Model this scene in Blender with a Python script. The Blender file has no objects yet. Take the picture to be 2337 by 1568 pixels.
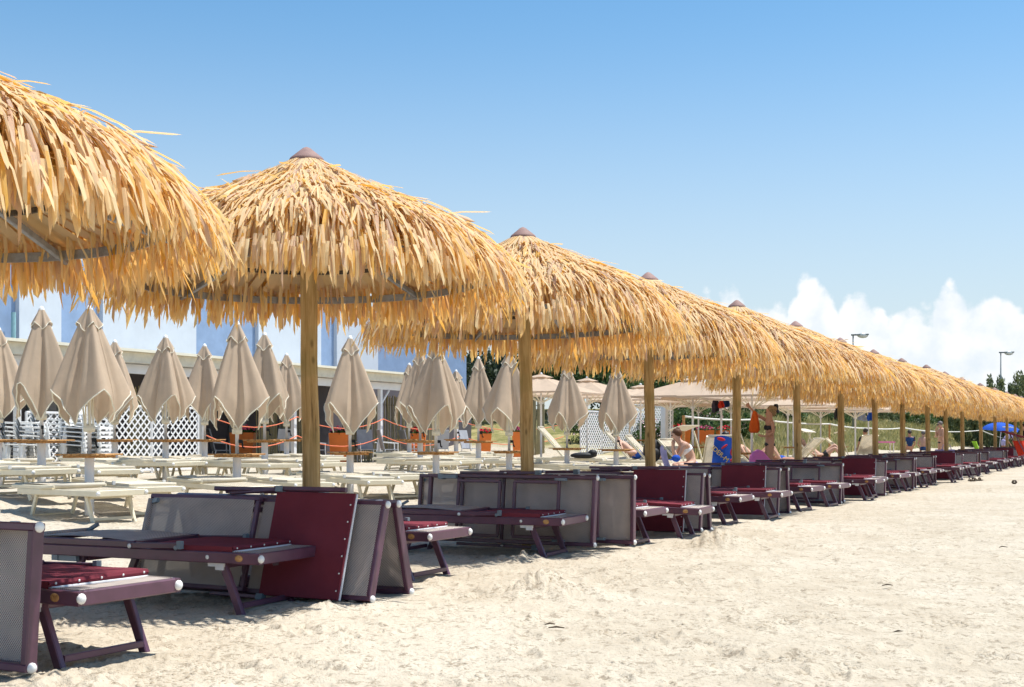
import bpy, math, random
import numpy as np
from mathutils import Vector, Matrix, Euler
sc = bpy.context.scene
col = sc.collection
R = math.radians
rnd = random.Random(11)

# ------------------------------------------------------------------ camera
CAMH = 1.07
cam = bpy.data.cameras.new('camera'); camo = bpy.data.objects.new('camera', cam); col.objects.link(camo)
camo.location = (0, 0, CAMH); camo.rotation_euler = (R(90), 0, 0)
cam.sensor_width = 36; cam.lens = 36*2883/2337; cam.shift_y = 217/2337
cam.clip_start = .05; cam.clip_end = 20000
sc.camera = camo
sc.render.resolution_x = 1024; sc.render.resolution_y = 687
# ------------------------------------------------------------------ light
SUN_EL = R(69)
SUN_AZ = Vector((.94, .30, 0)).normalized()          # horizontal direction towards the sun
sun_dir = (SUN_AZ*math.cos(SUN_EL) + Vector((0, 0, math.sin(SUN_EL)))).normalized()
sl = bpy.data.lights.new('sun', 'SUN'); sl.energy = 4.6; sl.angle = R(.5); sl.color = (1, .965, .905)
so = bpy.data.objects.new('sun', sl); col.objects.link(so); so.location = (0, 0, 50)
so.rotation_euler = sun_dir.to_track_quat('Z', 'Y').to_euler()
vs = sc.view_settings
vs.view_transform = 'Standard'; vs.look = 'None'; vs.gamma = 1; vs.use_curve_mapping = False
vs.exposure = .52
world = bpy.data.worlds.new('World'); sc.world = world; world.use_nodes = True
world.cycles.sampling_method = 'MANUAL'; world.cycles.sample_map_resolution = 512
cy = sc.cycles
cy.max_bounces = 5; cy.diffuse_bounces = 3; cy.glossy_bounces = 2; cy.transmission_bounces = 3; cy.transparent_max_bounces = 5
cy.use_adaptive_sampling = True; cy.adaptive_threshold = .02; cy.caustics_reflective = False; cy.caustics_refractive = False

def mnode(nt, kind, **kw):
    n = nt.nodes.new(kind)
    for k, v in kw.items():
        if k == 'ins':
            for kk, vv in v.items(): n.inputs[kk].default_value = vv
        else: setattr(n, k, v)
    return n
def math_n(nt, op, a, b=None, c=None, clamp=False):
    n = nt.nodes.new('ShaderNodeMath'); n.operation = op; n.use_clamp = clamp
    for i, x in enumerate((a, b, c)):
        if x is None: continue
        if isinstance(x, (int, float)): n.inputs[i].default_value = x
        else: nt.links.new(x, n.inputs[i])
    return n.outputs[0]
def ramp(nt, fac, stops, interp='LINEAR'):
    n = nt.nodes.new('ShaderNodeValToRGB'); e = n.color_ramp.elements; n.color_ramp.interpolation = interp
    while len(e) < len(stops): e.new(.5)
    for el, (p, c) in zip(e, stops):
        el.position = p; el.color = tuple(c)+(1,) if len(c) == 3 else c
    nt.links.new(fac, n.inputs[0]); return n.outputs[0]
def smooth_n(nt, x, a, b):
    n = nt.nodes.new('ShaderNodeMapRange'); n.interpolation_type = 'SMOOTHSTEP'
    nt.links.new(x, n.inputs[0]); n.inputs[1].default_value = a; n.inputs[2].default_value = b
    return n.outputs[0]
def mixc(nt, fac, a, b, mode='MIX'):
    n = nt.nodes.new('ShaderNodeMix'); n.data_type = 'RGBA'; n.blend_type = mode
    for s, x in ((n.inputs[0], fac), (n.inputs[6], a), (n.inputs[7], b)):
        if isinstance(x, (int, float)): s.default_value = x
        elif isinstance(x, tuple): s.default_value = x+(1,) if len(x) == 3 else x
        else: nt.links.new(x, s)
    return n.outputs[2]

def build_world():
    nt = world.node_tree; nt.nodes.clear()
    out = nt.nodes.new('ShaderNodeOutputWorld'); bg = nt.nodes.new('ShaderNodeBackground')
    sky = nt.nodes.new('ShaderNodeTexSky'); sky.sky_type = 'NISHITA'; sky.sun_disc = False
    sky.sun_elevation = SUN_EL; sky.sun_rotation = math.atan2(SUN_AZ.x, SUN_AZ.y)
    sky.air_density = 1.0; sky.dust_density = .6; sky.ozone_density = 1.6; sky.altitude = 0
    tc = nt.nodes.new('ShaderNodeTexCoord'); sp = nt.nodes.new('ShaderNodeSeparateXYZ')
    nt.links.new(tc.outputs['Generated'], sp.inputs[0])
    x, y, z = sp.outputs
    az = math_n(nt, 'ARCTAN2', x, y)                   # radians, 0 = straight ahead
    el = math_n(nt, 'ARCSINE', z)
    # cumulus bank: top height over azimuth = a few towers + noise all the way round
    def tower(c, w, h):
        d = math_n(nt, 'DIVIDE', math_n(nt, 'SUBTRACT', az, c), w)
        return math_n(nt, 'MULTIPLY', math_n(nt, 'EXPONENT', math_n(nt, 'MULTIPLY', math_n(nt, 'MULTIPLY', d, d), -1)), h)
    tops = None
    for c, w, h in ((.152, .022, .106), (.170, .03, .112), (.20, .04, .104), (.234, .036, .121), (.268, .045, .104), (.305, .045, .094), (.334, .03, .108), (.366, .045, .102), (.41, .06, .102), (.34, .15, .092), (.52, .09, .1), (.75, .12, .12), (1.1, .15, .1), (1.5, .16, .13), (2.0, .2, .1), (2.6, .2, .12), (-2.7, .22, .1), (-2.0, .15, .12), (-1.4, .14, .1), (-.8, .12, .08)):
        t = tower(c, w, h); tops = t if tops is None else math_n(nt, 'MAXIMUM', tops, t)
    cv = nt.nodes.new('ShaderNodeCombineXYZ'); nt.links.new(az, cv.inputs[0]); nt.links.new(el, cv.inputs[1])
    def noise(scale, detail, rough, off=0.):
        mp = mnode(nt, 'ShaderNodeMapping'); mp.inputs['Location'].default_value = (off, off*.7, off*.3)
        nt.links.new(cv.outputs[0], mp.inputs[0])
        n = mnode(nt, 'ShaderNodeTexNoise', noise_dimensions='2D', ins={'Scale': scale, 'Detail': detail, 'Roughness': rough})
        nt.links.new(mp.outputs[0], n.inputs['Vector']); return n.outputs['Fac']
    def billow(scale, off):
        mp = mnode(nt, 'ShaderNodeMapping'); mp.inputs['Location'].default_value = (off, off*.6, 0)
        nz = mnode(nt, 'ShaderNodeTexNoise', noise_dimensions='2D', ins={'Scale': scale*1.3, 'Detail': 3.0, 'Roughness': .6})
        nt.links.new(cv.outputs[0], nz.inputs['Vector'])
        va = nt.nodes.new('ShaderNodeVectorMath'); va.operation = 'MULTIPLY_ADD'
        nt.links.new(nz.outputs['Color'], va.inputs[0]); va.inputs[1].default_value = (.5/scale,)*3; nt.links.new(cv.outputs[0], va.inputs[2])
        nt.links.new(va.outputs[0], mp.inputs[0])
        n = mnode(nt, 'ShaderNodeTexVoronoi', voronoi_dimensions='2D', feature='SMOOTH_F1', ins={'Scale': scale, 'Smoothness': .35})
        nt.links.new(mp.outputs[0], n.inputs['Vector'])
        return math_n(nt, 'SUBTRACT', 1.0, n.outputs['Distance'])
    b1 = billow(38, 1.3); b2 = billow(95, 4.1); b3 = noise(160, 3, .65, 2.)
    bump = math_n(nt, 'ADD', math_n(nt, 'MULTIPLY', b1, .55), math_n(nt, 'ADD', math_n(nt, 'MULTIPLY', b2, .3), math_n(nt, 'MULTIPLY', b3, .2)))
    edge = math_n(nt, 'SUBTRACT', tops, el)                        # + inside, radians
    dens = math_n(nt, 'ADD', edge, math_n(nt, 'MULTIPLY', math_n(nt, 'SUBTRACT', bump, .42), .034))
    mask = smooth_n(nt, dens, -.001, .010)
    # the bank dissolves into haze towards its base
    low = smooth_n(nt, math_n(nt, 'ADD', el, math_n(nt, 'MULTIPLY', math_n(nt, 'SUBTRACT', noise(22, 4, .6, 5.), .5), .09)), .0, .06)
    mask = math_n(nt, 'MULTIPLY', mask, math_n(nt, 'ADD', math_n(nt, 'MULTIPLY', low, .70), .25))
    shade = math_n(nt, 'ADD', math_n(nt, 'MULTIPLY', b1, .3), math_n(nt, 'MULTIPLY', noise(26, 4, .6, 9.), .8))
    lit = smooth_n(nt, shade, .32, .78)
    cc = mixc(nt, lit, (.74, .81, .88), (.95, .955, .96))
    g = nt.nodes.new('ShaderNodeVectorMath'); g.operation = 'SCALE'; nt.links.new(sky.outputs[0], g.inputs[0]); g.inputs['Scale'].default_value = .10
    # clear-day sky with a pale, milky horizon
    hz = smooth_n(nt, el, .36, .0)
    blue = mixc(nt, 1.0, g.outputs[0], (.70, 1.05, 1.16), 'MULTIPLY')
    hi = mixc(nt, math_n(nt, 'MULTIPLY', hz, .8), blue, (.54, .555, .57))
    cs = nt.nodes.new('ShaderNodeVectorMath'); cs.operation = 'SCALE'; nt.links.new(cc, cs.inputs[0]); cs.inputs['Scale'].default_value = .79
    fin = mixc(nt, mask, hi, cs.outputs[0])
    nt.links.new(fin, bg.inputs['Color']); bg.inputs['Strength'].default_value = 1.0
    nt.links.new(bg.outputs[0], out.inputs[0])
build_world()

# ------------------------------------------------------------------ frame of the beach
TH = math.atan((2625-1168.5)/2883)
RX, RY = math.sin(TH), math.cos(TH)      # along the row of thatched parasols
NX, NY = RY, -RX                         # from the row towards the sea
YAW = math.atan2(NY, NX)                 # rotation that turns local +x to the sea
def SPZ(s, p, z=0): return Vector((s*RX+p*NX, s*RY+p*NY, z))
def to_sp(x, y): return (x*RX+y*RY, x*NX+y*NY)
def AT(px, Y): return (px-1168.5)/2883*Y                      # metres right of the view axis at depth Y
def HZ(py, Y): return CAMH+(1001-py)/2883*Y
ROWP = -5.39
def sstep(a, b, x):
    t = np.clip((x-a)/(b-a), 0, 1); return t*t*(3-2*t)
def ground_np(x, y):
    s = x*RX+y*RY; q = -(x*NX+y*NY-ROWP)
    z = .1*sstep(3, 6, q)+.2*sstep(6, 8.6, q)
    z = z+2.3*sstep(9.5, 19, q)*sstep(40, 60, s)
    return z
def gz(x, y): return float(ground_np(np.float64(x), np.float64(y)))

# ------------------------------------------------------------------ helpers
class MB:
    def __init__(s): s.v = []; s.f = []; s.t = []
    def add(s, vs, fs, tint=.5):
        b = len(s.v); s.v += [tuple(v) for v in vs]; s.f += [tuple(i+b for i in f) for f in fs]; s.t += [tint]*len(vs)
        return s
    def box(s, c, size, M=None, ch=.0):
        hx, hy, hz = size[0]/2, size[1]/2, size[2]/2
        vs = [Vector((x*hx, y*hy, z*hz)) for z in (-1, 1) for y in (-1, 1) for x in (-1, 1)]
        if M is not None: vs = [M @ v for v in vs]
        c = Vector(c)
        return s.add([v+c for v in vs], [(0, 2, 3, 1), (4, 5, 7, 6), (0, 1, 5, 4), (2, 6, 7, 3), (0, 4, 6, 2), (1, 3, 7, 5)])
    def bar(s, a, b, w, h, up=(0, 0, 1), ch=.16):
        """bar from a to b, chamfered w x h section"""
        a = Vector(a); b = Vector(b); d = (b-a).normalized(); up = Vector(up)
        sd = d.cross(up)
        if sd.length < 1e-4: sd = d.cross(Vector((1, 0, 0)))
        sd.normalize(); u = sd.cross(d)
        c = min(w, h)*ch; pr = [(-w/2+c, -h/2), (w/2-c, -h/2), (w/2, -h/2+c), (w/2, h/2-c), (w/2-c, h/2), (-w/2+c, h/2), (-w/2, h/2-c), (-w/2, -h/2+c)]
        vs = [p+sd*x+u*y for p in (a, b) for x, y in pr]
        fs = [(i, (i+1) % 8, 8+(i+1) % 8, 8+i) for i in range(8)]+[tuple(range(7, -1, -1)), tuple(range(8, 16))]
        return s.add(vs, fs)
    def tube(s, path, r, seg=10, cap=True):
        path = [Vector(p) for p in path]; n = len(path); rs = r if isinstance(r, (list, tuple)) else [r]*n
        vs = []; ref = None
        for i, p in enumerate(path):
            d = (path[min(i+1, n-1)]-path[max(i-1, 0)]).normalized()
            if ref is None: ref = Vector((0, 0, 1)) if abs(d.z) < .9 else Vector((1, 0, 0))
            sd = d.cross(ref).normalized(); u = sd.cross(d); 
            for k in range(seg):
                a = 2*math.pi*k/seg; vs.append(p+(sd*math.cos(a)+u*math.sin(a))*rs[i])
        fs = [(i*seg+k, i*seg+(k+1) % seg, (i+1)*seg+(k+1) % seg, (i+1)*seg+k) for i in range(n-1) for k in range(seg)]
        if cap: fs += [tuple(range(seg-1, -1, -1)), tuple((n-1)*seg+k for k in range(seg))]
        return s.add(vs, fs)
    def lathe(s, prof, seg=16, c=(0, 0, 0), M=None):
        c = Vector(c); vs = []
        for r, z in prof:
            for k in range(seg):
                a = 2*math.pi*k/seg; v = Vector((r*math.cos(a), r*math.sin(a), z)); vs.append((M @ v if M is not None else v)+c)
        n = len(prof)
        fs = [(i*seg+k, i*seg+(k+1) % seg, (i+1)*seg+(k+1) % seg, (i+1)*seg+k) for i in range(n-1) for k in range(seg)]
        return s.add(vs, fs)
    def ball(s, c, r, seg=10, rings=6, sc_=(1, 1, 1), M=None):
        pr = [(math.sin(math.pi*i/rings)*1, -math.cos(math.pi*i/rings)) for i in range(rings+1)]
        Mx = Matrix.Diagonal((r*sc_[0], r*sc_[1], r*sc_[2])); 
        if M is not None: Mx = M @ Mx
        return s.lathe([(max(a, 1e-3), b) for a, b in pr], seg, c, Mx)
    def grid(s, fn, nu, nv):
        vs = [fn(i/nu, j/nv) for j in range(nv+1) for i in range(nu+1)]
        fs = [(j*(nu+1)+i, j*(nu+1)+i+1, (j+1)*(nu+1)+i+1, (j+1)*(nu+1)+i) for j in range(nv) for i in range(nu)]
        return s.add(vs, fs)
    def mesh(s, name, mat, smooth=False, tint=False):
        m = bpy.data.meshes.new(name); m.from_pydata(s.v, [], s.f); m.materials.append(mat)
        if smooth: m.polygons.foreach_set('use_smooth', [True]*len(m.polygons))
        if tint:
            a = m.attributes.new('tint', 'FLOAT', 'POINT'); a.data.foreach_set('value', s.t)
        m.update(); return m
    def build(s, name, mat, parent=None, smooth=False, tint=False):
        o = bpy.data.objects.new(name, s.mesh(name, mat, smooth, tint)); col.objects.link(o)
        if parent is not None: o.parent = parent
        return o
def empty(name, loc=(0, 0, 0), rot=(0, 0, 0)):
    o = bpy.data.objects.new(name, None); col.objects.link(o); o.location = loc; o.rotation_euler = rot; o.empty_display_size = .2
    return o
def tag(o, label, cat, group=None):
    o['label'] = label; o['category'] = cat
    if group: o['group'] = group
    return o
def struct(o): o['kind'] = 'structure'; return o
def kids(o):
    return CH.get(o.name) or [c for c in o.children]
CH = {}
def copy_tree(o, parent=None, skip=()):
    c = o.copy(); col.objects.link(c); c.parent = parent
    for k in list(o.children):
        if k.name.split('.')[0] in skip: continue
        copy_tree(k, c, skip)
    return c
ORD = ['zeroth', 'first', 'second', 'third', 'fourth', 'fifth', 'sixth', 'seventh', 'eighth', 'ninth', 'tenth', 'eleventh', 'twelfth', 'thirteenth', 'fourteenth', 'fifteenth', 'sixteenth', 'seventeenth', 'eighteenth', 'nineteenth', 'twentieth']

# ------------------------------------------------------------------ materials
def mat_base(name, rough=.6, spec=.4):
    m = bpy.data.materials.new(name); m.use_nodes = True; nt = m.node_tree; b = nt.nodes['Principled BSDF']
    b.inputs['Roughness'].default_value = rough; b.inputs['Specular IOR Level'].default_value = spec
    return m, nt, b
def plain(name, c, rough=.5, spec=.4, var=.12, scale=6., bump=0., metal=0., coords='Object'):
    """base colour with gentle large and fine wear variation"""
    m, nt, b = mat_base(name, rough, spec); b.inputs['Metallic'].default_value = metal
    tc = nt.nodes.new('ShaderNodeTexCoord')
    n = mnode(nt, 'ShaderNodeTexNoise', ins={'Scale': scale, 'Detail': 6., 'Roughness': .6}); nt.links.new(tc.outputs[coords], n.inputs['Vector'])
    oi = nt.nodes.new('ShaderNodeObjectInfo')
    k = math_n(nt, 'ADD', n.outputs['Fac'], math_n(nt, 'MULTIPLY', math_n(nt, 'SUBTRACT', oi.outputs['Random'], .5), .3))
    lo = tuple(x*(1-var) for x in c); hi = tuple(min(1, x*(1+var)) for x in c)
    cc = ramp(nt, k, [(.3, lo), (.7, hi)]); nt.links.new(cc, b.inputs['Base Color'])
    rr = math_n(nt, 'ADD', math_n(nt, 'MULTIPLY', n.outputs['Fac'], .25), rough-.12); nt.links.new(rr, b.inputs['Roughness'])
    if bump:
        bp = mnode(nt, 'ShaderNodeBump', ins={'Strength': bump, 'Distance': .01}); nt.links.new(n.outputs['Fac'], bp.inputs['Height']); nt.links.new(bp.outputs[0], b.inputs['Normal'])
    return m
def cloth(name, c, trans=.25, var=.1, weave=420.):
    m, nt, b = mat_base(name, .85, .15)
    tc = nt.nodes.new('ShaderNodeTexCoord')
    n = mnode(nt, 'ShaderNodeTexNoise', ins={'Scale': 3.5, 'Detail': 6., 'Roughness': .65}); nt.links.new(tc.outputs['Object'], n.inputs['Vector'])
    oi = nt.nodes.new('ShaderNodeObjectInfo')
    k = math_n(nt, 'ADD', n.outputs['Fac'], math_n(nt, 'MULTIPLY', math_n(nt, 'SUBTRACT', oi.outputs['Random'], .5), .35))
    cc = ramp(nt, k, [(.3, tuple(x*(1-var) for x in c)), (.7, tuple(min(1, x*(1+var)) for x in c))])
    nt.links.new(cc, b.inputs['Base Color'])
    w = mnode(nt, 'ShaderNodeTexNoise', ins={'Scale': weave, 'Detail': 2.}); nt.links.new(tc.outputs['Object'], w.inputs['Vector'])
    bp = mnode(nt, 'ShaderNodeBump', ins={'Strength': .25, 'Distance': .002}); nt.links.new(w.outputs['Fac'], bp.inputs['Height']); nt.links.new(bp.outputs[0], b.inputs['Normal'])
    if trans:
        t = nt.nodes.new('ShaderNodeBsdfTranslucent'); nt.links.new(cc, t.inputs[0]); mx = nt.nodes.new('ShaderNodeMixShader'); mx.inputs[0].default_value = trans
        nt.links.new(b.outputs[0], mx.inputs[1]); nt.links.new(t.outputs[0], mx.inputs[2]); nt.links.new(mx.outputs[0], nt.nodes['Material Output'].inputs[0])
    return m
def mesh_sling(name, c1, c2, pitch=.0125):
    """open woven sling fabric: light threads over dark gaps"""
    m, nt, b = mat_base(name, .7, .25)
    tc = nt.nodes.new('ShaderNodeTexCoord'); sp = nt.nodes.new('ShaderNodeSeparateXYZ'); nt.links.new(tc.outputs['Object'], sp.inputs[0])
    k = 2*math.pi/pitch
    sx = math_n(nt, 'SINE', math_n(nt, 'MULTIPLY', sp.outputs[0], k)); sy = math_n(nt, 'SINE', math_n(nt, 'MULTIPLY', sp.outputs[1], k*.8))
    w = math_n(nt, 'ADD', math_n(nt, 'MULTIPLY', math_n(nt, 'MULTIPLY', sx, sy), .5), .5)
    n = mnode(nt, 'ShaderNodeTexNoise', ins={'Scale': 5., 'Detail': 5.}); nt.links.new(tc.outputs['Object'], n.inputs['Vector'])
    cc = ramp(nt, w, [(.2, c1), (.6, c2)])
    cc = mixc(nt, 1., cc, ramp(nt, n.outputs['Fac'], [(.3, (.84, .84, .84)), (.7, (1.1, 1.08, 1.05))]), 'MULTIPLY')
    nt.links.new(cc, b.inputs['Base Color'])
    bp = mnode(nt, 'ShaderNodeBump', ins={'Strength': .5, 'Distance': .003}); nt.links.new(w, bp.inputs['Height']); nt.links.new(bp.outputs[0], b.inputs['Normal'])
    t = nt.nodes.new('ShaderNodeBsdfTranslucent'); nt.links.new(cc, t.inputs[0]); mx = nt.nodes.new('ShaderNodeMixShader'); mx.inputs[0].default_value = .3
    nt.links.new(b.outputs[0], mx.inputs[1]); nt.links.new(t.outputs[0], mx.inputs[2])
    # the gaps between the threads let light and sight through
    tr = nt.nodes.new('ShaderNodeBsdfTransparent'); m2 = nt.nodes.new('ShaderNodeMixShader')
    nt.links.new(math_n(nt, 'MULTIPLY', smooth_n(nt, w, .28, .12), .4), m2.inputs[0]); nt.links.new(mx.outputs[0], m2.inputs[1]); nt.links.new(tr.outputs[0], m2.inputs[2])
    nt.links.new(m2.outputs[0], nt.nodes['Material Output'].inputs[0])
    return m
def wood(name, c1, c2, axis='Z', scale=1., green=False):
    m, nt, b = mat_base(name, .75, .2)
    tc = nt.nodes.new('ShaderNodeTexCoord'); mp = nt.nodes.new('ShaderNodeMapping')
    st = {'X': (1.2, 22, 22), 'Y': (22, 1.2, 22), 'Z': (22, 22, 1.2)}[axis]; mp.inputs['Scale'].default_value = tuple(v*scale for v in st)
    oi = nt.nodes.new('ShaderNodeObjectInfo')
    cx = nt.nodes.new('ShaderNodeCombineXYZ')
    for i in range(3): nt.links.new(math_n(nt, 'MULTIPLY', oi.outputs['Random'], 37.+i*5), cx.inputs[i])
    nt.links.new(cx.outputs[0], mp.inputs['Location']); nt.links.new(tc.outputs['Object'], mp.inputs[0])
    n = mnode(nt, 'ShaderNodeTexNoise', ins={'Scale': 1.5, 'Detail': 8., 'Roughness': .65, 'Distortion': .6}); nt.links.new(mp.outputs[0], n.inputs['Vector'])
    n2 = mnode(nt, 'ShaderNodeTexNoise', ins={'Scale': 2.2, 'Detail': 4.}); nt.links.new(tc.outputs['Object'], n2.inputs['Vector'])
    cc = ramp(nt, n.outputs['Fac'], [(.3, tuple(x*.42 for x in c1)), (.44, c1), (.66, c2)])
    if green: cc = mixc(nt, smooth_n(nt, n2.outputs['Fac'], .48, .8), cc, (.25, .20, .07))
    # knots: dark ovals
    mp2 = nt.nodes.new('ShaderNodeMapping'); mp2.inputs['Scale'].default_value = (6, 6, 2.6); nt.links.new(tc.outputs['Object'], mp2.inputs[0]); nt.links.new(cx.outputs[0], mp2.inputs['Location'])
    vo = mnode(nt, 'ShaderNodeTexVoronoi', ins={'Scale': 1.3}); nt.links.new(mp2.outputs[0], vo.inputs['Vector'])
    cc = mixc(nt, math_n(nt, 'MULTIPLY', smooth_n(nt, vo.outputs['Distance'], .17, .06), .75), cc, tuple(x*.3 for x in c1))
    nt.links.new(cc, b.inputs['Base Color'])
    bp = mnode(nt, 'ShaderNodeBump', ins={'Strength': .5, 'Distance': .006}); nt.links.new(n.outputs['Fac'], bp.inputs['Height']); nt.links.new(bp.outputs[0], b.inputs['Normal'])
    return m
def straw():
    m, nt, b = mat_base('dry_palm_leaf', .62, .25)
    at = nt.nodes.new('ShaderNodeAttribute'); at.attribute_name = 'tint'
    tc = nt.nodes.new('ShaderNodeTexCoord')
    n = mnode(nt, 'ShaderNodeTexNoise', ins={'Scale': 7., 'Detail': 5., 'Roughness': .6}); nt.links.new(tc.outputs['Object'], n.inputs['Vector'])
    k = math_n(nt, 'ADD', at.outputs['Fac'], math_n(nt, 'MULTIPLY', math_n(nt, 'SUBTRACT', n.outputs['Fac'], .5), .22))
    cc = ramp(nt, k, [(0., (.62, .45, .33)), (.12, (.76, .58, .41)), (.28, (.88, .71, .43)), (.6, (.92, .77, .47)), (.82, (.88, .66, .31)), (1., (.80, .48, .10))])
    nt.links.new(cc, b.inputs['Base Color'])
    t = nt.nodes.new('ShaderNodeBsdfTranslucent'); nt.links.new(mixc(nt, 1., cc, (1.0, .74, .36), 'MULTIPLY'), t.inputs[0])
    mx = nt.nodes.new('ShaderNodeMixShader'); mx.inputs[0].default_value = .48
    nt.links.new(b.outputs[0], mx.inputs[1]); nt.links.new(t.outputs[0], mx.inputs[2]); nt.links.new(mx.outputs[0], nt.nodes['Material Output'].inputs[0])
    return m
def sand():
    m, nt, b = mat_base('sand', .9, .1)
    tc = nt.nodes.new('ShaderNodeTexCoord')
    def ns(scale, det, rough=.6, sx=1, sy=1):
        mp = nt.nodes.new('ShaderNodeMapping'); mp.inputs['Scale'].default_value = (sx, sy, 1); nt.links.new(tc.outputs['Object'], mp.inputs[0])
        n = mnode(nt, 'ShaderNodeTexNoise', noise_dimensions='2D', ins={'Scale': scale, 'Detail': det, 'Roughness': rough}); nt.links.new(mp.outputs[0], n.inputs['Vector']); return n.outputs['Fac']
    big = ns(.35, 3); mid = ns(3., 4); fine = ns(45., 3, .7)
    cc = ramp(nt, mid, [(.3, (.44, .375, .285)), (.7, (.53, .465, .365))])
    cc = mixc(nt, smooth_n(nt, big, .4, .65), cc, mixc(nt, .5, cc, (.585, .525, .43)))
    # crumbs of darker sand in patches
    vo = mnode(nt, 'ShaderNodeTexVoronoi', voronoi_dimensions='2D', ins={'Scale': 22.}); nt.links.new(tc.outputs['Object'], vo.inputs['Vector'])
    patch = smooth_n(nt, ns(1.7, 3, .65), .52, .66)
    crumb = math_n(nt, 'MULTIPLY', smooth_n(nt, vo.outputs['Distance'], .32, .12), patch)
    cc = mixc(nt, math_n(nt, 'MULTIPLY', crumb, .5), cc, (.30, .23, .15))
    cc = mixc(nt, math_n(nt, 'MULTIPLY', smooth_n(nt, fine, .5, .75), .25), cc, (.40, .31, .21))
    fl = ns(9., 4, .75); fl2 = ns(26., 3, .7, 1, 1.6)
    cc = mixc(nt, math_n(nt, 'MULTIPLY', smooth_n(nt, fl, .57, .65), .72), cc, (.27, .22, .16))
    cc = mixc(nt, math_n(nt, 'MULTIPLY', math_n(nt, 'MULTIPLY', smooth_n(nt, fl2, .58, .66), smooth_n(nt, mid, .38, .56)), .75), cc, (.24, .19, .135))
    # grass cover on the dune behind
    at = nt.nodes.new('ShaderNodeAttribute'); at.attribute_name = 'dune'
    gcol = ramp(nt, ns(1.3, 4, .7), [(.3, (.13, .14, .045)), (.5, (.25, .22, .09)), (.7, (.40, .33, .16))])
    cc = mixc(nt, smooth_n(nt, math_n(nt, 'ADD', at.outputs['Fac'], math_n(nt, 'MULTIPLY', math_n(nt, 'SUBTRACT', big, .5), .5)), .1, .35), cc, gcol)
    nt.links.new(cc, b.inputs['Base Color'])
    hgt = math_n(nt, 'ADD', math_n(nt, 'MULTIPLY', ns(14, 4, .7), 1.), math_n(nt, 'ADD', math_n(nt, 'MULTIPLY', fine, .25), math_n(nt, 'MULTIPLY', crumb, .5)))
    bp = mnode(nt, 'ShaderNodeBump', ins={'Strength': .6, 'Distance': .035}); nt.links.new(hgt, bp.inputs['Height']); nt.links.new(bp.outputs[0], b.inputs['Normal'])
    return m
def leafy(name, c1, c2, trans=.3):
    m, nt, b = mat_base(name, .55, .3)
    at = nt.nodes.new('ShaderNodeAttribute'); at.attribute_name = 'tint'
    cc = ramp(nt, at.outputs['Fac'], [(0, c1), (1, c2)]); nt.links.new(cc, b.inputs['Base Color'])
    t = nt.nodes.new('ShaderNodeBsdfTranslucent'); nt.links.new(cc, t.inputs[0]); mx = nt.nodes.new('ShaderNodeMixShader'); mx.inputs[0].default_value = trans
    nt.links.new(b.outputs[0], mx.inputs[1]); nt.links.new(t.outputs[0], mx.inputs[2]); nt.links.new(mx.outputs[0], nt.nodes['Material Output'].inputs[0])
    return m
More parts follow.
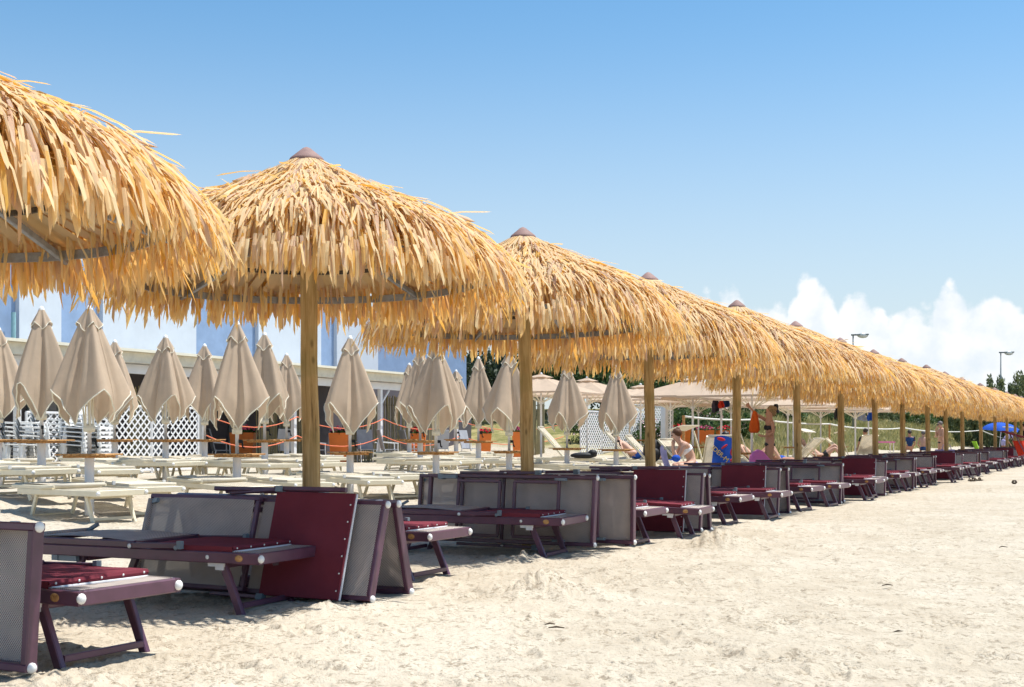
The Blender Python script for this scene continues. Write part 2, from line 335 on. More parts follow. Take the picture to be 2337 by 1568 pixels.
M = {
 'sand': sand(), 'straw': straw(),
 'pole': wood('weathered_pole_wood', (.40, .25, .10), (.60, .42, .20), 'Z', 1., True),
 'table': wood('table_wood', (.42, .21, .075), (.62, .36, .15), 'Y'),
 'galv': plain('galvanised_steel', (.30, .31, .33), .5, .5, .25, 30, 0, .3),
 'cap': plain('brown_cap', (.27, .165, .145), .7, .3, .2, 20),
 'purple': plain('plum_lacquered_frame', (.105, .042, .070), .36, .6, .22, 9.),
 'maroon': cloth('maroon_canvas', (.22, .042, .06), .22, .1),
 'greymesh': mesh_sling('grey_sling_mesh', (.24, .20, .19), (.72, .65, .61)),
 'whiteplas': plain('white_plastic', (.80, .80, .78), .4, .5, .05),
 'greyplas': plain('grey_plastic', (.19, .235, .27), .5, .4, .12),
 'trim': cloth('white_trim', (.78, .78, .80), 0.),
 'cream': plain('cream_lacquered_frame', (.74, .67, .50), .45, .4, .07, 8.),
 'creammesh': mesh_sling('cream_sling_mesh', (.46, .39, .28), (.76, .69, .56)),
 'creamcloth': cloth('cream_canvas', (.74, .68, .56), .25),
 'taupe': cloth('taupe_canvas', (.60, .47, .345), .3, .08),
 'open': cloth('beige_canvas', (.66, .52, .40), .4, .06),
 'piping': plain('cream_piping', (.78, .74, .60), .6, .3, .04),
 'white': plain('white_paint', (.80, .80, .80), .5, .4, .05, 3.),
 'bluewall': plain('blue_render', (.24, .34, .52), .8, .2, .1, 2.5, .2),
 'whitewall': plain('white_render', (.52, .575, .65), .85, .2, .06, 1.5, .2),
 'teal': plain('teal_pipe', (.22, .40, .45), .5, .4),
 'fascia': plain('cream_fascia', (.70, .65, .52), .6, .3, .12, 5.),
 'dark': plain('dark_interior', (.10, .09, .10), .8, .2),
 'black': plain('black_nylon', (.018, .018, .02), .6, .3, .3, 12.),
 'orange': plain('orange_plastic', (.80, .20, .03), .5, .4, .06),
 'rope_o': plain('coral_rope', (.80, .22, .12), .7, .2),
 'rope_w': plain('white_rope', (.70, .68, .62), .8, .2),
 'reed': wood('reed_canes', (.20, .17, .09), (.42, .37, .22), 'Z', .6),
 'chairgrey': plain('grey_sling', (.36, .37, .40), .7, .3),
 'red': cloth('red_fabric', (.68, .06, .03), .25), 'orangecloth': cloth('orange_fabric', (.66, .12, .02), .25),
 'pink': cloth('pink_fabric', (.85, .25, .55), .2), 'blue': cloth('blue_fabric', (.03, .11, .52), .2),
 'navy': cloth('navy_fabric', (.03, .06, .16), .1, .5), 'lilac': cloth('lilac_fabric', (.45, .42, .68), .2),
 'yellow': plain('yellow_print', (.72, .52, .08), .8, .2), 'redprint': plain('red_print', (.55, .04, .05), .8, .2),
 'lime': cloth('lime_fabric', (.45, .75, .08), .2), 'floral': cloth('dark_floral_fabric', (.06, .05, .07), .1, .9),
 'skin': plain('fair_skin', (.56, .33, .235), .55, .35, .08), 'skin2': plain('tanned_skin', (.44, .225, .145), .55, .35, .08),
 'hair': plain('brown_hair', (.085, .035, .016), .6, .3, .3, 60), 'hairb': plain('blond_hair', (.20, .125, .06), .6, .3, .3, 60), 'hairg': plain('grey_hair', (.16, .14, .13), .6, .3, .3, 60), 'haird': plain('dark_hair', (.025, .018, .015), .5, .4, .3, 60),
 'lampgrey': plain('lamp_grey', (.16, .19, .20), .5, .4), 'lampglass': plain('lamp_glass', (.55, .58, .56), .25, .5),
 'bark': wood('bark', (.07, .055, .04), (.15, .12, .09), 'Z'), 
 'tamarisk': leafy('tamarisk_leaf', (.085, .11, .045), (.25, .28, .13)),
 'pine': leafy('pine_leaf', (.018, .032, .018), (.06, .085, .04)),
 'oleander': leafy('oleander_leaf', (.035, .07, .02), (.13, .20, .06)),
 'grass': leafy('dune_grass', (.17, .19, .055), (.58, .49, .24)),
 'flower': plain('pink_flower', (.75, .10, .25), .6, .2, .3), 'flowerred': plain('red_flower', (.70, .02, .05), .6, .2, .3), 'flowerpale': plain('pale_flower', (.80, .55, .55), .6, .2, .2),
 'shoe': plain('brown_shoe', (.10, .07, .05), .7, .2, .3), 'stick': plain('driftwood', (.10, .075, .05), .8, .2, .3),
}

# ------------------------------------------------------------------ sand sheet
VT = {}
def vnoise(x, y, seed):
    if seed not in VT: VT[seed] = np.random.RandomState(seed).rand(256, 256)
    T = VT[seed]
    xi = np.floor(x).astype(int); yi = np.floor(y).astype(int); fx = x-xi; fy = y-yi
    fx = fx*fx*(3-2*fx); fy = fy*fy*(3-2*fy)
    a = T[xi % 256, yi % 256]; b = T[(xi+1) % 256, yi % 256]; c = T[xi % 256, (yi+1) % 256]; d = T[(xi+1) % 256, (yi+1) % 256]
    return (a*(1-fx)+b*fx)*(1-fy)+(c*(1-fx)+d*fx)*fy-.5
def fbm(x, y, seed, octs=4, g=.5):
    z = 0; a = 1; 
    for k in range(octs): z = z+a*vnoise(x*2**k+17.3*k, y*2**k+9.1*k, seed+k); a *= g
    return z
def make_ground():
    r = [.4]
    while r[-1] < 4.2: r.append(r[-1]*1.12)
    while r[-1] < 70: r.append(r[-1]+max(.017, r[-1]**2/1150))
    while r[-1] < 6000: r.append(r[-1]*1.22)
    r = np.array(r)
    fine = np.linspace(R(-31), R(31), 860); coarse = np.linspace(R(31), R(329), 90)[1:-1]
    a = np.concatenate([fine, coarse]); na = len(a); nr = len(r)
    A, Rr = np.meshgrid(a, r); x = Rr*np.sin(A); y = Rr*np.cos(A)
    z = ground_np(x, y)
    q = -(x*NX+y*NY-ROWP); s = x*RX+y*RY
    near = np.clip(1.2-Rr/45, .0, 1)
    rough = .55+.45*sstep(-.1, .25, fbm(x*.35, y*.35, 5, 3))
    z = z+.05*fbm(x*.22, y*.22, 3, 3)*np.clip(2-Rr/60, 0, 1)
    z = z+near*rough*(.026*fbm(x*1.1, y*1.1, 7, 4)+.019*fbm(x*3.2, y*3.2, 20, 3, .5)+.009*sstep(.1, .5, fbm(x*7, y*7, 31, 3, .6))+.014*np.abs(fbm(x*5, y*5, 41, 3, .6)))
    # footprints and scuffs: dents with a raised rim
    rs = np.random.RandomState(4); zf = z.ravel(); xf = x.ravel(); yf = y.ravel(); rr = Rr.ravel()
    idx = np.where((rr > 3.5) & (rr < 32))[0]; idx = idx[np.isin(idx % na, np.arange(860))]
    order = idx[np.argsort(yf[idx])]; ys = yf[order]
    for k in range(4200):
        Y = 4.3+25*rs.rand()**1.6; X = (rs.rand()*1.06-.53)*Y*1.0
        if k < 1300: L = .10+.08*rs.rand(); W = .045+.04*rs.rand(); d = (.006+.014*rs.rand())*(1 if rs.rand() < .75 else -.8)
        else: L = .025+.05*rs.rand(); W = .015+.02*rs.rand(); d = (.006+.011*rs.rand())*(1 if rs.rand() < .6 else -1.1)
        th = rs.rand()*math.pi
        lo = np.searchsorted(ys, Y-.45); hi = np.searchsorted(ys, Y+.45); ii = order[lo:hi]
        dx = xf[ii]-X; sel = np.abs(dx) < .45; ii = ii[sel]; dx = dx[sel]; dy = yf[ii]-Y
        u = (dx*math.cos(th)+dy*math.sin(th))/L; v = (-dx*math.sin(th)+dy*math.cos(th))/W; e = np.sqrt(u*u+v*v)
        zf[ii] += -d*np.clip(1.15-e, -.0, .6)/.6+.45*abs(d)*np.exp(-((e-1.25)/.22)**2)
    # dug-up heaps
    def heap(X, Y, rad, h, sd):
        lo = np.searchsorted(ys, Y-2*rad); hi = np.searchsorted(ys, Y+2*rad); ii = order[lo:hi]
        dx = xf[ii]-X; dy = yf[ii]-Y; e = np.sqrt(dx*dx+dy*dy)/rad
        zf[ii] += h*np.exp(-e*e*2)*(1+1.1*fbm(xf[ii]*9, yf[ii]*9, sd, 4, .65))
    heap(.16, 8.75, .42, .10, 50); heap(.42, 8.5, .3, .05, 51); heap(2.0, 12.2, .4, .13, 52); heap(2.35, 12.6, .3, .07, 53); heap(5.6, 9.2, .25, .05, 54); heap(-1.9, 5.55, .3, .05, 55); heap(.05, 10.9, .3, .07, 56); heap(4.2, 7.0, .2, .04, 57); heap(-1.2, 7.75, .22, .045, 58); heap(.7, 9.9, .2, .045, 59); heap(9.8, 26, .5, .12, 60)
    z = zf.reshape(nr, na)
    vs = np.stack([x.ravel(), y.ravel(), z.ravel()], 1)
    i = np.arange(nr-1)[:, None]*na; j = np.arange(na)[None, :]; j2 = (j+1) % na
    quads = np.stack([i+j, i+j2, i+na+j2, i+na+j], -1).reshape(-1, 4)[:, ::-1]
    vs = np.vstack([vs, [[0, 0, 0]]]); c = len(vs)-1
    tris = np.stack([np.full(na, c), j2[0], j[0]], 1)[:, ::-1]
    m = bpy.data.meshes.new('beach_sand'); m.vertices.add(len(vs)); m.vertices.foreach_set('co', vs.ravel())
    nq = len(quads); ntri = len(tris); m.loops.add(nq*4+ntri*3); m.loops.foreach_set('vertex_index', np.concatenate([quads.ravel(), tris.ravel()]).astype(np.int32))
    m.polygons.add(nq+ntri); m.polygons.foreach_set('loop_start', np.concatenate([np.arange(nq)*4, nq*4+np.arange(ntri)*3]).astype(np.int32))
    m.polygons.foreach_set('use_smooth', np.ones(nq+ntri, bool))
    m.update(calc_edges=True); m.validate()
    at = m.attributes.new('dune', 'FLOAT', 'POINT'); dn = (sstep(10.3, 13, q)*sstep(42, 55, s)).ravel(); at.data.foreach_set('value', np.append(dn, 0.).astype(np.float32))
    m.materials.append(M['sand'])
    o = bpy.data.objects.new('beach_sand', m); col.objects.link(o); struct(o)
make_ground()

# ------------------------------------------------------------------ thatched parasols
RO = [0, .12, .35, .55, .89, 1.2, 1.36, 1.48]; ZO = [3.12, 3.062, 2.935, 2.83, 2.675, 2.50, 2.36, 2.22]
RU = [0, .3, .75, 1.2, 1.4]; ZU = [2.78, 2.60, 2.37, 2.22, 2.15]
def zo(r): return float(np.interp(r, RO, ZO))
def zu(r): return float(np.interp(r, RU, ZU))
def leaf(mb, root, d, side, L, w, bend, fold, tint, nst=4, tipr=.55, twist=0.):
    """one dry palm leaflet: pointed, folded along its midrib, drooping by `bend` radians"""
    p = Vector(root); d = Vector(d).normalized(); side = Vector(side).normalized(); vs = []; fs = []
    prof = [(.0, .85), (.42, 1.), (.86, .92), (1., 0.)] if nst == 4 else [(.0, .6), (.5, 1.), (1., 0.)]
    last = 0; down = Vector((0, 0, -1))
    for i, (u, ww) in enumerate(prof):
        if i:
            st = (u-last)*L; ax = d.cross(down)
            if ax.length > .03: d = Matrix.Rotation(bend*(u-last), 3, ax.normalized()) @ d
            side = Matrix.Rotation(twist*(u-last), 3, d) @ side
            side = (side-d*side.dot(d)).normalized()
            p = p+d*st; last = u
        up = side.cross(d)
        if ww > 0:
            h = w*.5*ww; vs += [p-side*h+up*fold*h, p, p+side*h+up*fold*h]
        else: vs.append(p+side*w*(.35 if tint*97 % 1 < .5 else -.35))
    n = len(prof)
    for i in range(n-2):
        a = 3*i; fs += [(a, a+1, a+4, a+3), (a+1, a+2, a+5, a+4)]
    a = 3*(n-2); fs += [(a, a+1, a+3), (a+1, a+2, a+3)]
    mb.add(vs, fs, tint)
def thatch_leaves(seed, nA=8600, nB=2300):
    """list of leaf specs for one canopy"""
    g = random.Random(seed); out = []
    def tint(t):
        u = g.random()
        if u < .15: return g.uniform(0, .14)
        if u < t: return g.uniform(.22, .62)
        return g.uniform(.6, 1.)
    lump = [g.uniform(-.025, .03) for _ in range(24)]
    for k in range(nA):
        r = math.sqrt(g.uniform(.02, 1))*1.27*g.uniform(.75, 1) if k > 260 else g.uniform(.10, .28)
        a = g.uniform(0, 2*math.pi)
        z = zo(r)-.015-(.02 if r < .2 else 0)-g.random()**1.5*.07+lump[int(a/(2*math.pi)*24) % 24]*min(1, r)
        sl = math.atan2(zo(r+.06)-zo(max(0, r-.06)), .12 if r > .06 else .06+r)
        lift = g.gauss(.10, .13)+(.35 if g.random() < .02 else 0)
        yaw = g.gauss(0, .29)+(g.gauss(0, .5) if g.random() < .1 else 0)
        L = g.uniform(.15, .40)*(1. if r > .3 else .75)
        out.append((r, a, z, sl+lift, yaw, L, g.uniform(.010, .028), g.uniform(.2, .8), g.uniform(-.5, .7), tint(.83), g.gauss(0, .7), 'A'))
    for k in range(120):                                # straight strips fanning out from under the cap
        a = 2*math.pi*(k+g.uniform(-.4, .4))/120; r = g.uniform(.075, .10); L = g.uniform(.22, .36)
        out.append((r, a, zo(r)-.030+g.uniform(0, .012), math.atan2(zo(.4)-zo(.1), .3)+g.uniform(.03, .09), g.gauss(0, .03), L, g.uniform(.016, .026), .12, g.uniform(-.1, .3), tint(.9), 0, 'C'))
    for k in range(nB):
        f = g.random(); r = 1.08+.36*f; a = g.uniform(0, 2*math.pi)
        zt = zo(r)-.03; zb = zu(r); h = g.random(); z = zb+(zt-zb)*h
        pitch = -g.uniform(.45, .95)-(1-h)*.25; bend = g.uniform(.35, .95)
        L = g.uniform(.34, .66)
        tip = z-L*math.sin(min(1.5, -pitch+bend*.55))
        lim = 1.90+g.random()**.62*.34
        if tip < lim: L = max(.2, L*(z-lim)/(z-tip))
        out.append((r, a, z, pitch, g.gauss(0, .16), L, g.uniform(.014, .032), bend, g.uniform(-.1, .5), tint(.62), g.gauss(0, .6), 'B'))
    return out
def put_leaf(mb, L, nst=4):
    r, a, z, pitch, yaw, ln, w, bend, fold, tint, tw, _ = L
    er = Vector((math.cos(a), math.sin(a), 0)); et = Vector((-math.sin(a), math.cos(a), 0))
    h = er*math.cos(yaw)+et*math.sin(yaw)
    leaf(mb, er*r*1.065+Vector((0, 0, z)), h*math.cos(pitch)+Vector((0, 0, math.sin(pitch))), (et*math.cos(yaw)-er*math.sin(yaw)), ln, w, bend, fold, tint, nst, twist=tw)
CAMA = R(-78)                                          # the side of a canopy that the camera sees
def pick_show(leaves, n=300):
    """the leaves that show largest: outermost, on the camera's side"""
    def sc_(L):
        da = abs((L[1]-CAMA+math.pi) % (2*math.pi)-math.pi)
        if da > 1.35: return -1
        out = (L[2]-zo(L[0]))
        return L[5]*L[6]*30*math.cos(da*.6)+out*4+(.15 if L[11] == 'A' else 0)
    idx = sorted(range(len(leaves)), key=lambda i: -sc_(leaves[i]))[:n]
    return set(idx)
def under_layer(mb, seed):
    g = random.Random(seed+99); n = 230
    for k in range(n):
        a = 2*math.pi*(k+g.uniform(-.3, .3))/n
        er = Vector((math.cos(a), math.sin(a), 0)); et = Vector((-math.sin(a), math.cos(a), 0)); t = g.uniform(.1, .8)
        rs_ = [.12, .42, .74, 1.04, 1.28]; vs = []
        j = g.uniform(0, .03)
        for r in rs_:
            w = .018+.022*r; p = er*r*1.065+Vector((0, 0, zu(r)+.045+j+.02*math.sin(k*1.7))); vs += [p-et*w, p+et*w]
        mb.add(vs, [(2*i, 2*i+1, 2*i+3, 2*i+2) for i in range(4)], t)
leaf_sets = [thatch_leaves(21), thatch_leaves(57), thatch_leaves(83)]
show0 = pick_show(leaf_sets[0])
def thatch_mesh(leaves, skip, seed, nst=4):
    mb = MB(); under_layer(mb, seed)
    for i, L in enumerate(leaves):
        if i not in skip: put_leaf(mb, L, nst)
    return mb.mesh('thatch', M['straw'], tint=True)
thatch_near = thatch_mesh(leaf_sets[0], show0, 1)
thatch_full = [thatch_mesh(leaf_sets[1], (), 2), thatch_mesh(leaf_sets[2], (), 3)]
leaf_meshes = []
for i in sorted(show0):
    L = leaf_sets[0][i]; mb = MB(); put_leaf(mb, L)
    o0 = Vector(mb.v[1]); mb.v = [tuple(Vector(v)-o0) for v in mb.v]
    leaf_meshes.append((mb.mesh('leaf', M['straw'], tint=True), o0))
def ring(mb, r, z, w, h, seg=24):
    for k in range(seg):
        a0 = 2*math.pi*k/seg; a1 = 2*math.pi*(k+1)/seg
        mb.bar((r*math.cos(a0), r*math.sin(a0), z), (r*math.cos(a1), r*math.sin(a1), z), w, h)
_mb = MB(); ring(_mb, 1.275, 2.185, .012, .055); mesh_ring1 = _mb.mesh('outer_ring', M['galv'])
_mb = MB(); ring(_mb, .80, 2.345, .02, .03); mesh_ring2 = _mb.mesh('inner_ring', M['bark'])
_mb = MB(); _mb.bar((.06, 0, 2.72), (.75, 0, 2.36), .03, .04); _mb.bar((.75, 0, 2.36), (1.34, 0, 2.16), .03, .04); mesh_raft = _mb.mesh('rafter', M['galv'])
_mb = MB(); _mb.lathe([(.124, 3.030), (.130, 3.040), (.118, 3.062), (.066, 3.104), (.028, 3.135), (.001, 3.146)], 20); mesh_cap = _mb.mesh('cap', M['cap'], True)
def pole_mesh(seed):
    g = random.Random(seed); mb = MB(); n = 14
    path = [(g.gauss(0, .0025), g.gauss(0, .0025), -.15+3.15*i/n) for i in range(n+1)]
    mb.tube(path, [.068-.010*i/n+g.gauss(0, .0012) for i in range(n+1)], 16); return mb.mesh('pole', M['pole'], True)
pole_meshes = [pole_mesh(i) for i in range(3)]
def place(name, mesh, parent, loc=(0, 0, 0), rot=None):
    o = bpy.data.objects.new(name, mesh); col.objects.link(o); o.parent = parent; o.location = loc
    if rot: o.rotation_euler = rot
    return o
SP = 3.5; S0 = 2.92*SP
def pole_i_from_x(px): return 5575/(2625-px)-2.92
PX = [-278, 714, 1207, 1486, 1680, 1823, 1921, 2000, 2062, 2120, 2161, 2198, 2240, 2272, 2299, 2317, 2331, 2343]
APEX = [1.99, 2.086, 2.035, 1.99, 1.99, 2.0, 1.955, 1.945, 1.95, 2.0, 1.97, 1.96, 1.97, 1.97, 1.97, 1.97, 1.97, 1.97]
POLES = []
for n, px in enumerate(PX):
    ie = pole_i_from_x(px); Y = (ie+2.92)*SP*RY; X = AT(px, Y)
    if n == 0: Y = 6.05; X = AT(-232, Y)
    s, p = to_sp(X, Y)
    POLES.append((s, p))
    t = empty('thatched_parasol', (X, Y, gz(X, Y)))
    near = n < 5
    where = ['cut off by the left picture edge', 'the largest one wholly in view'][n] if n < 2 else ('%s from the left in the long row' % ORD[n+1])
    tag(t, 'thatched parasol on a wooden pole, '+where, 'parasol', 'thatched parasols in the long row')
    k = APEX[n]*SP/3.45+CAMH-gz(X, Y); zs = k/3.148
    dz = k-3.148
    lean = (R(rnd.gauss(0, .5)), R(-.9+rnd.gauss(0, .5)), 0)
    rot = 0 if n == 1 else rnd.uniform(-.35, .35)
    t.rotation_euler = (lean[0], lean[1], rot)
    place('pole', pole_meshes[n % 3], t, (0, 0, 0), (0, 0, rnd.uniform(0, 6)))
    place('cap', mesh_cap, t, (0, 0, dz)); place('outer_ring', mesh_ring1, t, (0, 0, dz))
    if n < 12: place('inner_ring', mesh_ring2, t, (0, 0, dz))
    if n < 6:
        for q in range(8): place('rafter', mesh_raft, t, (0, 0, dz), (0, 0, q*math.pi/4+.2))
    th = place('thatch', thatch_near if near else thatch_full[n % 2], t, (0, 0, dz), None if near else (0, 0, rnd.uniform(0, 6.28)))
    th['kind'] = 'stuff'
    if near:
        for me, o0 in leaf_meshes: place('leaf', me, t, o0+Vector((0, 0, dz)))

# ------------------------------------------------------------------ loungers
def sag_sheet(mb, x0, x1, w, z, sag, nx=8, ny=4, th=.004, edge=0.):
    for zz in (0, -th):
        mb.grid(lambda u, v: (x0+(x1-x0)*u, (v-.5)*w, z+zz-sag*math.sin(math.pi*u)*math.sin(math.pi*v)), nx, ny)
    mb.box(((x0+x1)/2, w/2, z-th/2), (x1-x0, .006, .010)); mb.box(((x0+x1)/2, -w/2, z-th/2), (x1-x0, .006, .010))
def make_lounger(name, fm, sling, hoodm, folded=False, hood='flat', rich=True, trimm=None, z0=0., back=0.):
    """beach lounger, local +x = foot end, z up; z0 shifts everything (folded ones have the frame at z=0)"""
    t = empty(name); H = .335-z0
    for sgn in (-1, 1):
        mb = MB(); mb.bar((-.86, sgn*.312, H), (.95, sgn*.312, H), .036, .07); mb.build('side_rail', fm, t)
    mb = MB(); mb.bar((.932, -.294, H), (.932, .294, H), .036, .07); mb.build('foot_rail', fm, t)
    mb = MB(); mb.bar((-.84, -.294, H), (-.84, .294, H), .034, .05); mb.build('head_rail', fm, t)
    # backrest frame, hinged near the middle, lying on the main frame
    B = empty('_'); bpy.data.objects.remove(B)
    ca, sa = math.cos(back), math.sin(back)
    def bk(x, y, z): # rotate the backrest about its hinge at x=-.03
        dx = x+.03; return (-.03+dx*ca+z*sa, y, H+.058-dx*sa+z*ca)
    mb = MB()
    for sgn in (-1, 1): mb.bar(bk(-1., sgn*.312, 0), bk(-.03, sgn*.312, 0), .034, .045, up=(sa, 0, ca))
    mb.bar(bk(-.985, -.294, 0), bk(-.985, .294, 0), .034, .045, up=(sa, 0, ca)); mb.bar(bk(-.05, -.294, 0), bk(-.05, .294, 0), .03, .035, up=(sa, 0, ca))
    bf = mb.build('backrest_frame', fm, t)
    mb = MB()
    mb.grid(lambda u, v: bk(-.97+.9*u, (v-.5)*.60, .020+.022*math.sin(math.pi*u)*(1-.3*abs(v-.5))), 8, 4)
    mb.tube([bk(-.99, -.29, .012), bk(-.99, .29, .012)], .028, 8)
    mb.build('backrest_sling', sling, t, True)
    mb = MB(); sag_sheet(mb, -.02, .925, .592, H+.037, .012); mb.build('seat_sling', sling, t)
    # legs
    def legs(x0, x1, b):
        if folded:
            xa, xb = (x0, x0-.46) if x1 > x0 else (x0, x0+.46)
            for sgn in (-1, 1): b.bar((xa, sgn*.262, H-.052), (xb, sgn*.262, H-.052), .03, .032)
            b.bar((xb, -.26, H-.052), (xb, .26, H-.052), .03, .03)
            b.bar((xa, -.29, H-.04), (xa, .29, H-.04), .03, .03)
        else:
            pass
    if folded:
        for x0, x1 in ((.58, .8), (-.5, -.72)):
            b = MB(); legs(x0, x1, b); b.build('leg_frame', fm, t)
    else:
        for x0, x1 in ((.63, .775), (-.50, -.66)):
            for sgn in (-1, 1):
                b = MB(); b.bar((x0, sgn*.268, H-.03), (x1, sgn*.268, -.03-z0), .052, .034, up=(0, 1, 0)); b.build('leg', fm, t)
            b = MB(); b.bar((x1-.012, -.25, .035-z0), (x1-.012, .25, .035-z0), .026, .034); b.build('stretcher', fm, t)
            b = MB(); b.bar((x0+.02, -.25, H-.055), (x0+.02, .25, H-.055), .03, .03); b.build('crossbar', fm, t)
    # corner caps, brackets, badge
    capm = M['whiteplas']
    for sgn in (-1, 1):
        b = MB(); b.ball((.952, sgn*.312, H), .026, 10, 6, (.7, 1, 1)); b.build('end_cap', capm, t, True)
    if rich:
        gp = M['greyplas'] if fm is M['purple'] else M['whiteplas']
        for sgn in (-1, 1):
            b = MB(); b.box((.60, sgn*.287, H-.045), (.12, .026, .03)); b.box((.625, sgn*.287, H-.068), (.06, .022, .026)); b.build('leg_bracket', gp if folded else M['trim'] if fm is M['purple'] else gp, t)
            b = MB(); b.box((-.60, sgn*.30, H-.05), (.16, .035, .045)); b.box((-.70, sgn*.30, H-.035), (.05, .05, .07)); b.build('head_bracket', gp, t)
            for bx in (-.04, .33):
                b = MB(); b.ball((bx, sgn*.352, H+.05), .016, 8, 5, (1, .5, 1)); b.build('bolt', capm if bx < 0 else gp, t, True)
            b = MB(); b.ball((.56, sgn*.331, H), .014, 8, 5, (1, .4, 1)); b.build('bolt', capm, t, True)
        b = MB(); b.ball((.80, -.332, H), .021, 12, 5, (1.45, .16, 1)); b.build('badge', M['table'] if (fm is M['purple'] and not folded) else capm, t, True)
        for sgn in (-1, 1):
            b = MB(); b.box((-.93, sgn*.27, H+.10), (.11, .03, .022), Matrix.Rotation(R(-28), 3, 'Y')); b.build('back_hook', gp, t)
    # sun hood
    if hood == 'flat':
        zc = H+.072
        for sgn in (-1, 1):
            b = MB(); b.bar((-.06, sgn*.338, H+.052), (.36, sgn*.338, zc-.008), .022, .036); b.build('hood_arm', fm, t)
            b = MB(); b.box((.355, sgn*.338, zc-.004), (.03, .034, .05)); b.build('hood_joint', M['greyplas'] if fm is M['purple'] else M['whiteplas'], t)
        b = MB(); w = .63
        b.grid(lambda u, v: (.10+.64*u, (v-.5)*w, zc+.006*math.sin(5*u)*math.sin(4*v)-.004*(2*v-1)**2), 10, 6)
        b.grid(lambda u, v: (.74+.008*math.sin(math.pi*u), (v-.5)*w, zc-.030*u), 2, 6)
        for sgn in (-1, 1): b.grid(lambda u, v: (.10+.64*u, sgn*w/2, zc-.034*v-.004), 8, 1)
        b.grid(lambda u, v: (.10+.63*u, (v-.5)*w*.98, zc-.022), 4, 2)
        hd = b.build('hood', hoodm, t)
        b = MB(); b.bar((.736, -.30, zc-.034), (.744, .305, zc-.036), .022, .010); b.build('trim', trimm or M['trim'], hd)
        if rich:
            for k in range(5):
                b = MB(); b.ball((.750, -.28+.14*k, zc-.014), .0065, 7, 4, (.5, 1, 1)); b.build('stud', M['whiteplas'], hd, True)
    elif hood == 'rolled':
        b = MB(); b.tube([(.02, -.33, H+.075), (.02, .33, H+.075)], .024, 8); b.build('hood', hoodm, t, True)
        for sgn in (-1, 1):
            b = MB(); b.bar((-.3, sgn*.338, H+.05), (.04, sgn*.338, H+.07), .02, .03); b.build('hood_arm', fm, t)
    elif hood == 'out':      # hangs out in front of the frame on a lounger stood on its side
        zc = H+.13
        for sgn in (-1, 1):
            b = MB(); b.bar((-.30, sgn*.352, H+.06), (.18, sgn*.366, zc), .024, .034); b.build('hood_arm', fm, t)
            b = MB(); b.box((.17, sgn*.366, zc), (.05, .04, .05)); b.build('hood_joint', M['greyplas'], t)
        b = MB(); b.bar((.12, .372, zc-.004), (.70, .372, zc), .03, .03); b.bar((-.42, .372, H+.09), (.1, .372, H+.10), .028, .028); b.build('hood_frame', fm, t)
        b = MB()
        for zz in (0, -.03):
            b.grid(lambda u, v: (.15+.62*u, (v-.5)*.70, zc+zz+.006*math.sin(4*u+2*v)), 10, 8)
        for a_, b_ in (((0, 0), (1, 0)), ((0, 1), (1, 1)), ((0, 0), (0, 1)), ((1, 0), (1, 1))):
            b.grid(lambda u, v: (.15+.62*(a_[0]+(b_[0]-a_[0])*u), (a_[1]+(b_[1]-a_[1])*u-.5)*.70, zc-.03*v), 8, 1)
        hd = b.build('hood', hoodm, t)
        b = MB(); b.bar((.772, -.35, zc-.026), (.772, .35, zc-.026), .012, .014); b.build('trim', M['trim'], hd)
        if rich:
            for k in range(6):
                v = (k+.4)/6; b = MB(); b.ball((.15+.605, (v-.5)*.68, zc+.004), .0065, 7, 4, (1, 1, .5)); b.build('stud', M['whiteplas'], hd, True)
    elif hood == 'up':       # raised sun roof over the head end
        for sgn in (-1, 1):
            b = MB(); b.bar((-.03, sgn*.338, H+.05), bk(-.80, sgn*.338, .42), .022, .03); b.build('hood_arm', fm, t)
        b = MB()
        for zz in (0, -.018):
            b.grid(lambda u, v: tuple(Vector(bk(-.80, (v-.5)*.66, .42))+Vector((-.18+.36*u, 0, .02+.10*u+zz+.01*math.sin(3*u)))), 6, 4)
        b.build('hood', hoodm, t)
    elif hood == 'bars':     # folded hood frame standing proud above the rails, mesh showing
        for sgn in (-1, 1):
            b = MB(); b.bar((-.55, sgn*.35, H+.075), (.30, sgn*.358, H+.085), .028, .032); b.build('hood_arm', fm, t)
            b = MB(); b.box((.30, sgn*.358, H+.08), (.05, .05, .05)); b.build('hood_joint', M['greyplas'], t)
        b = MB(); b.bar((.02, -.30, H+.075), (.02, .30, H+.075), .03, .03); b.bar((-.52, -.30, H+.075), (-.52, .30, H+.075), .03, .03); b.build('hood_frame', fm, t)
    return t
P_, G_, MR = M['purple'], M['greymesh'], M['maroon']
ZF = .335
protos = {
 'flat': make_lounger('beach_lounger', P_, G_, MR),
 'M': make_lounger('beach_lounger', P_, G_, MR, True, 'out', True, None, ZF),
 'T': make_lounger('beach_lounger', P_, G_, MR, True, 'bars', True, None, ZF),
}
SMALL = ('bolt', 'stud', 'badge', 'back_hook', 'head_bracket', 'hood_joint')
def use_proto(key, used={}):
    if key not in used: used[key] = 1; return protos[key], True
    return None, False
def lounger_flat(s, p, yaw, label, far=False, roll=0., pitch=0.):
    o = copy_tree(protos['flat'], None, SMALL if far else ())
    c = SPZ(s, p-.95); o.location = (c.x, c.y, gz(c.x, c.y)); o.rotation_euler = (R(roll), R(pitch), YAW+R(yaw))
    tag(o, label, 'lounger', 'plum loungers along the thatched parasols'); return o
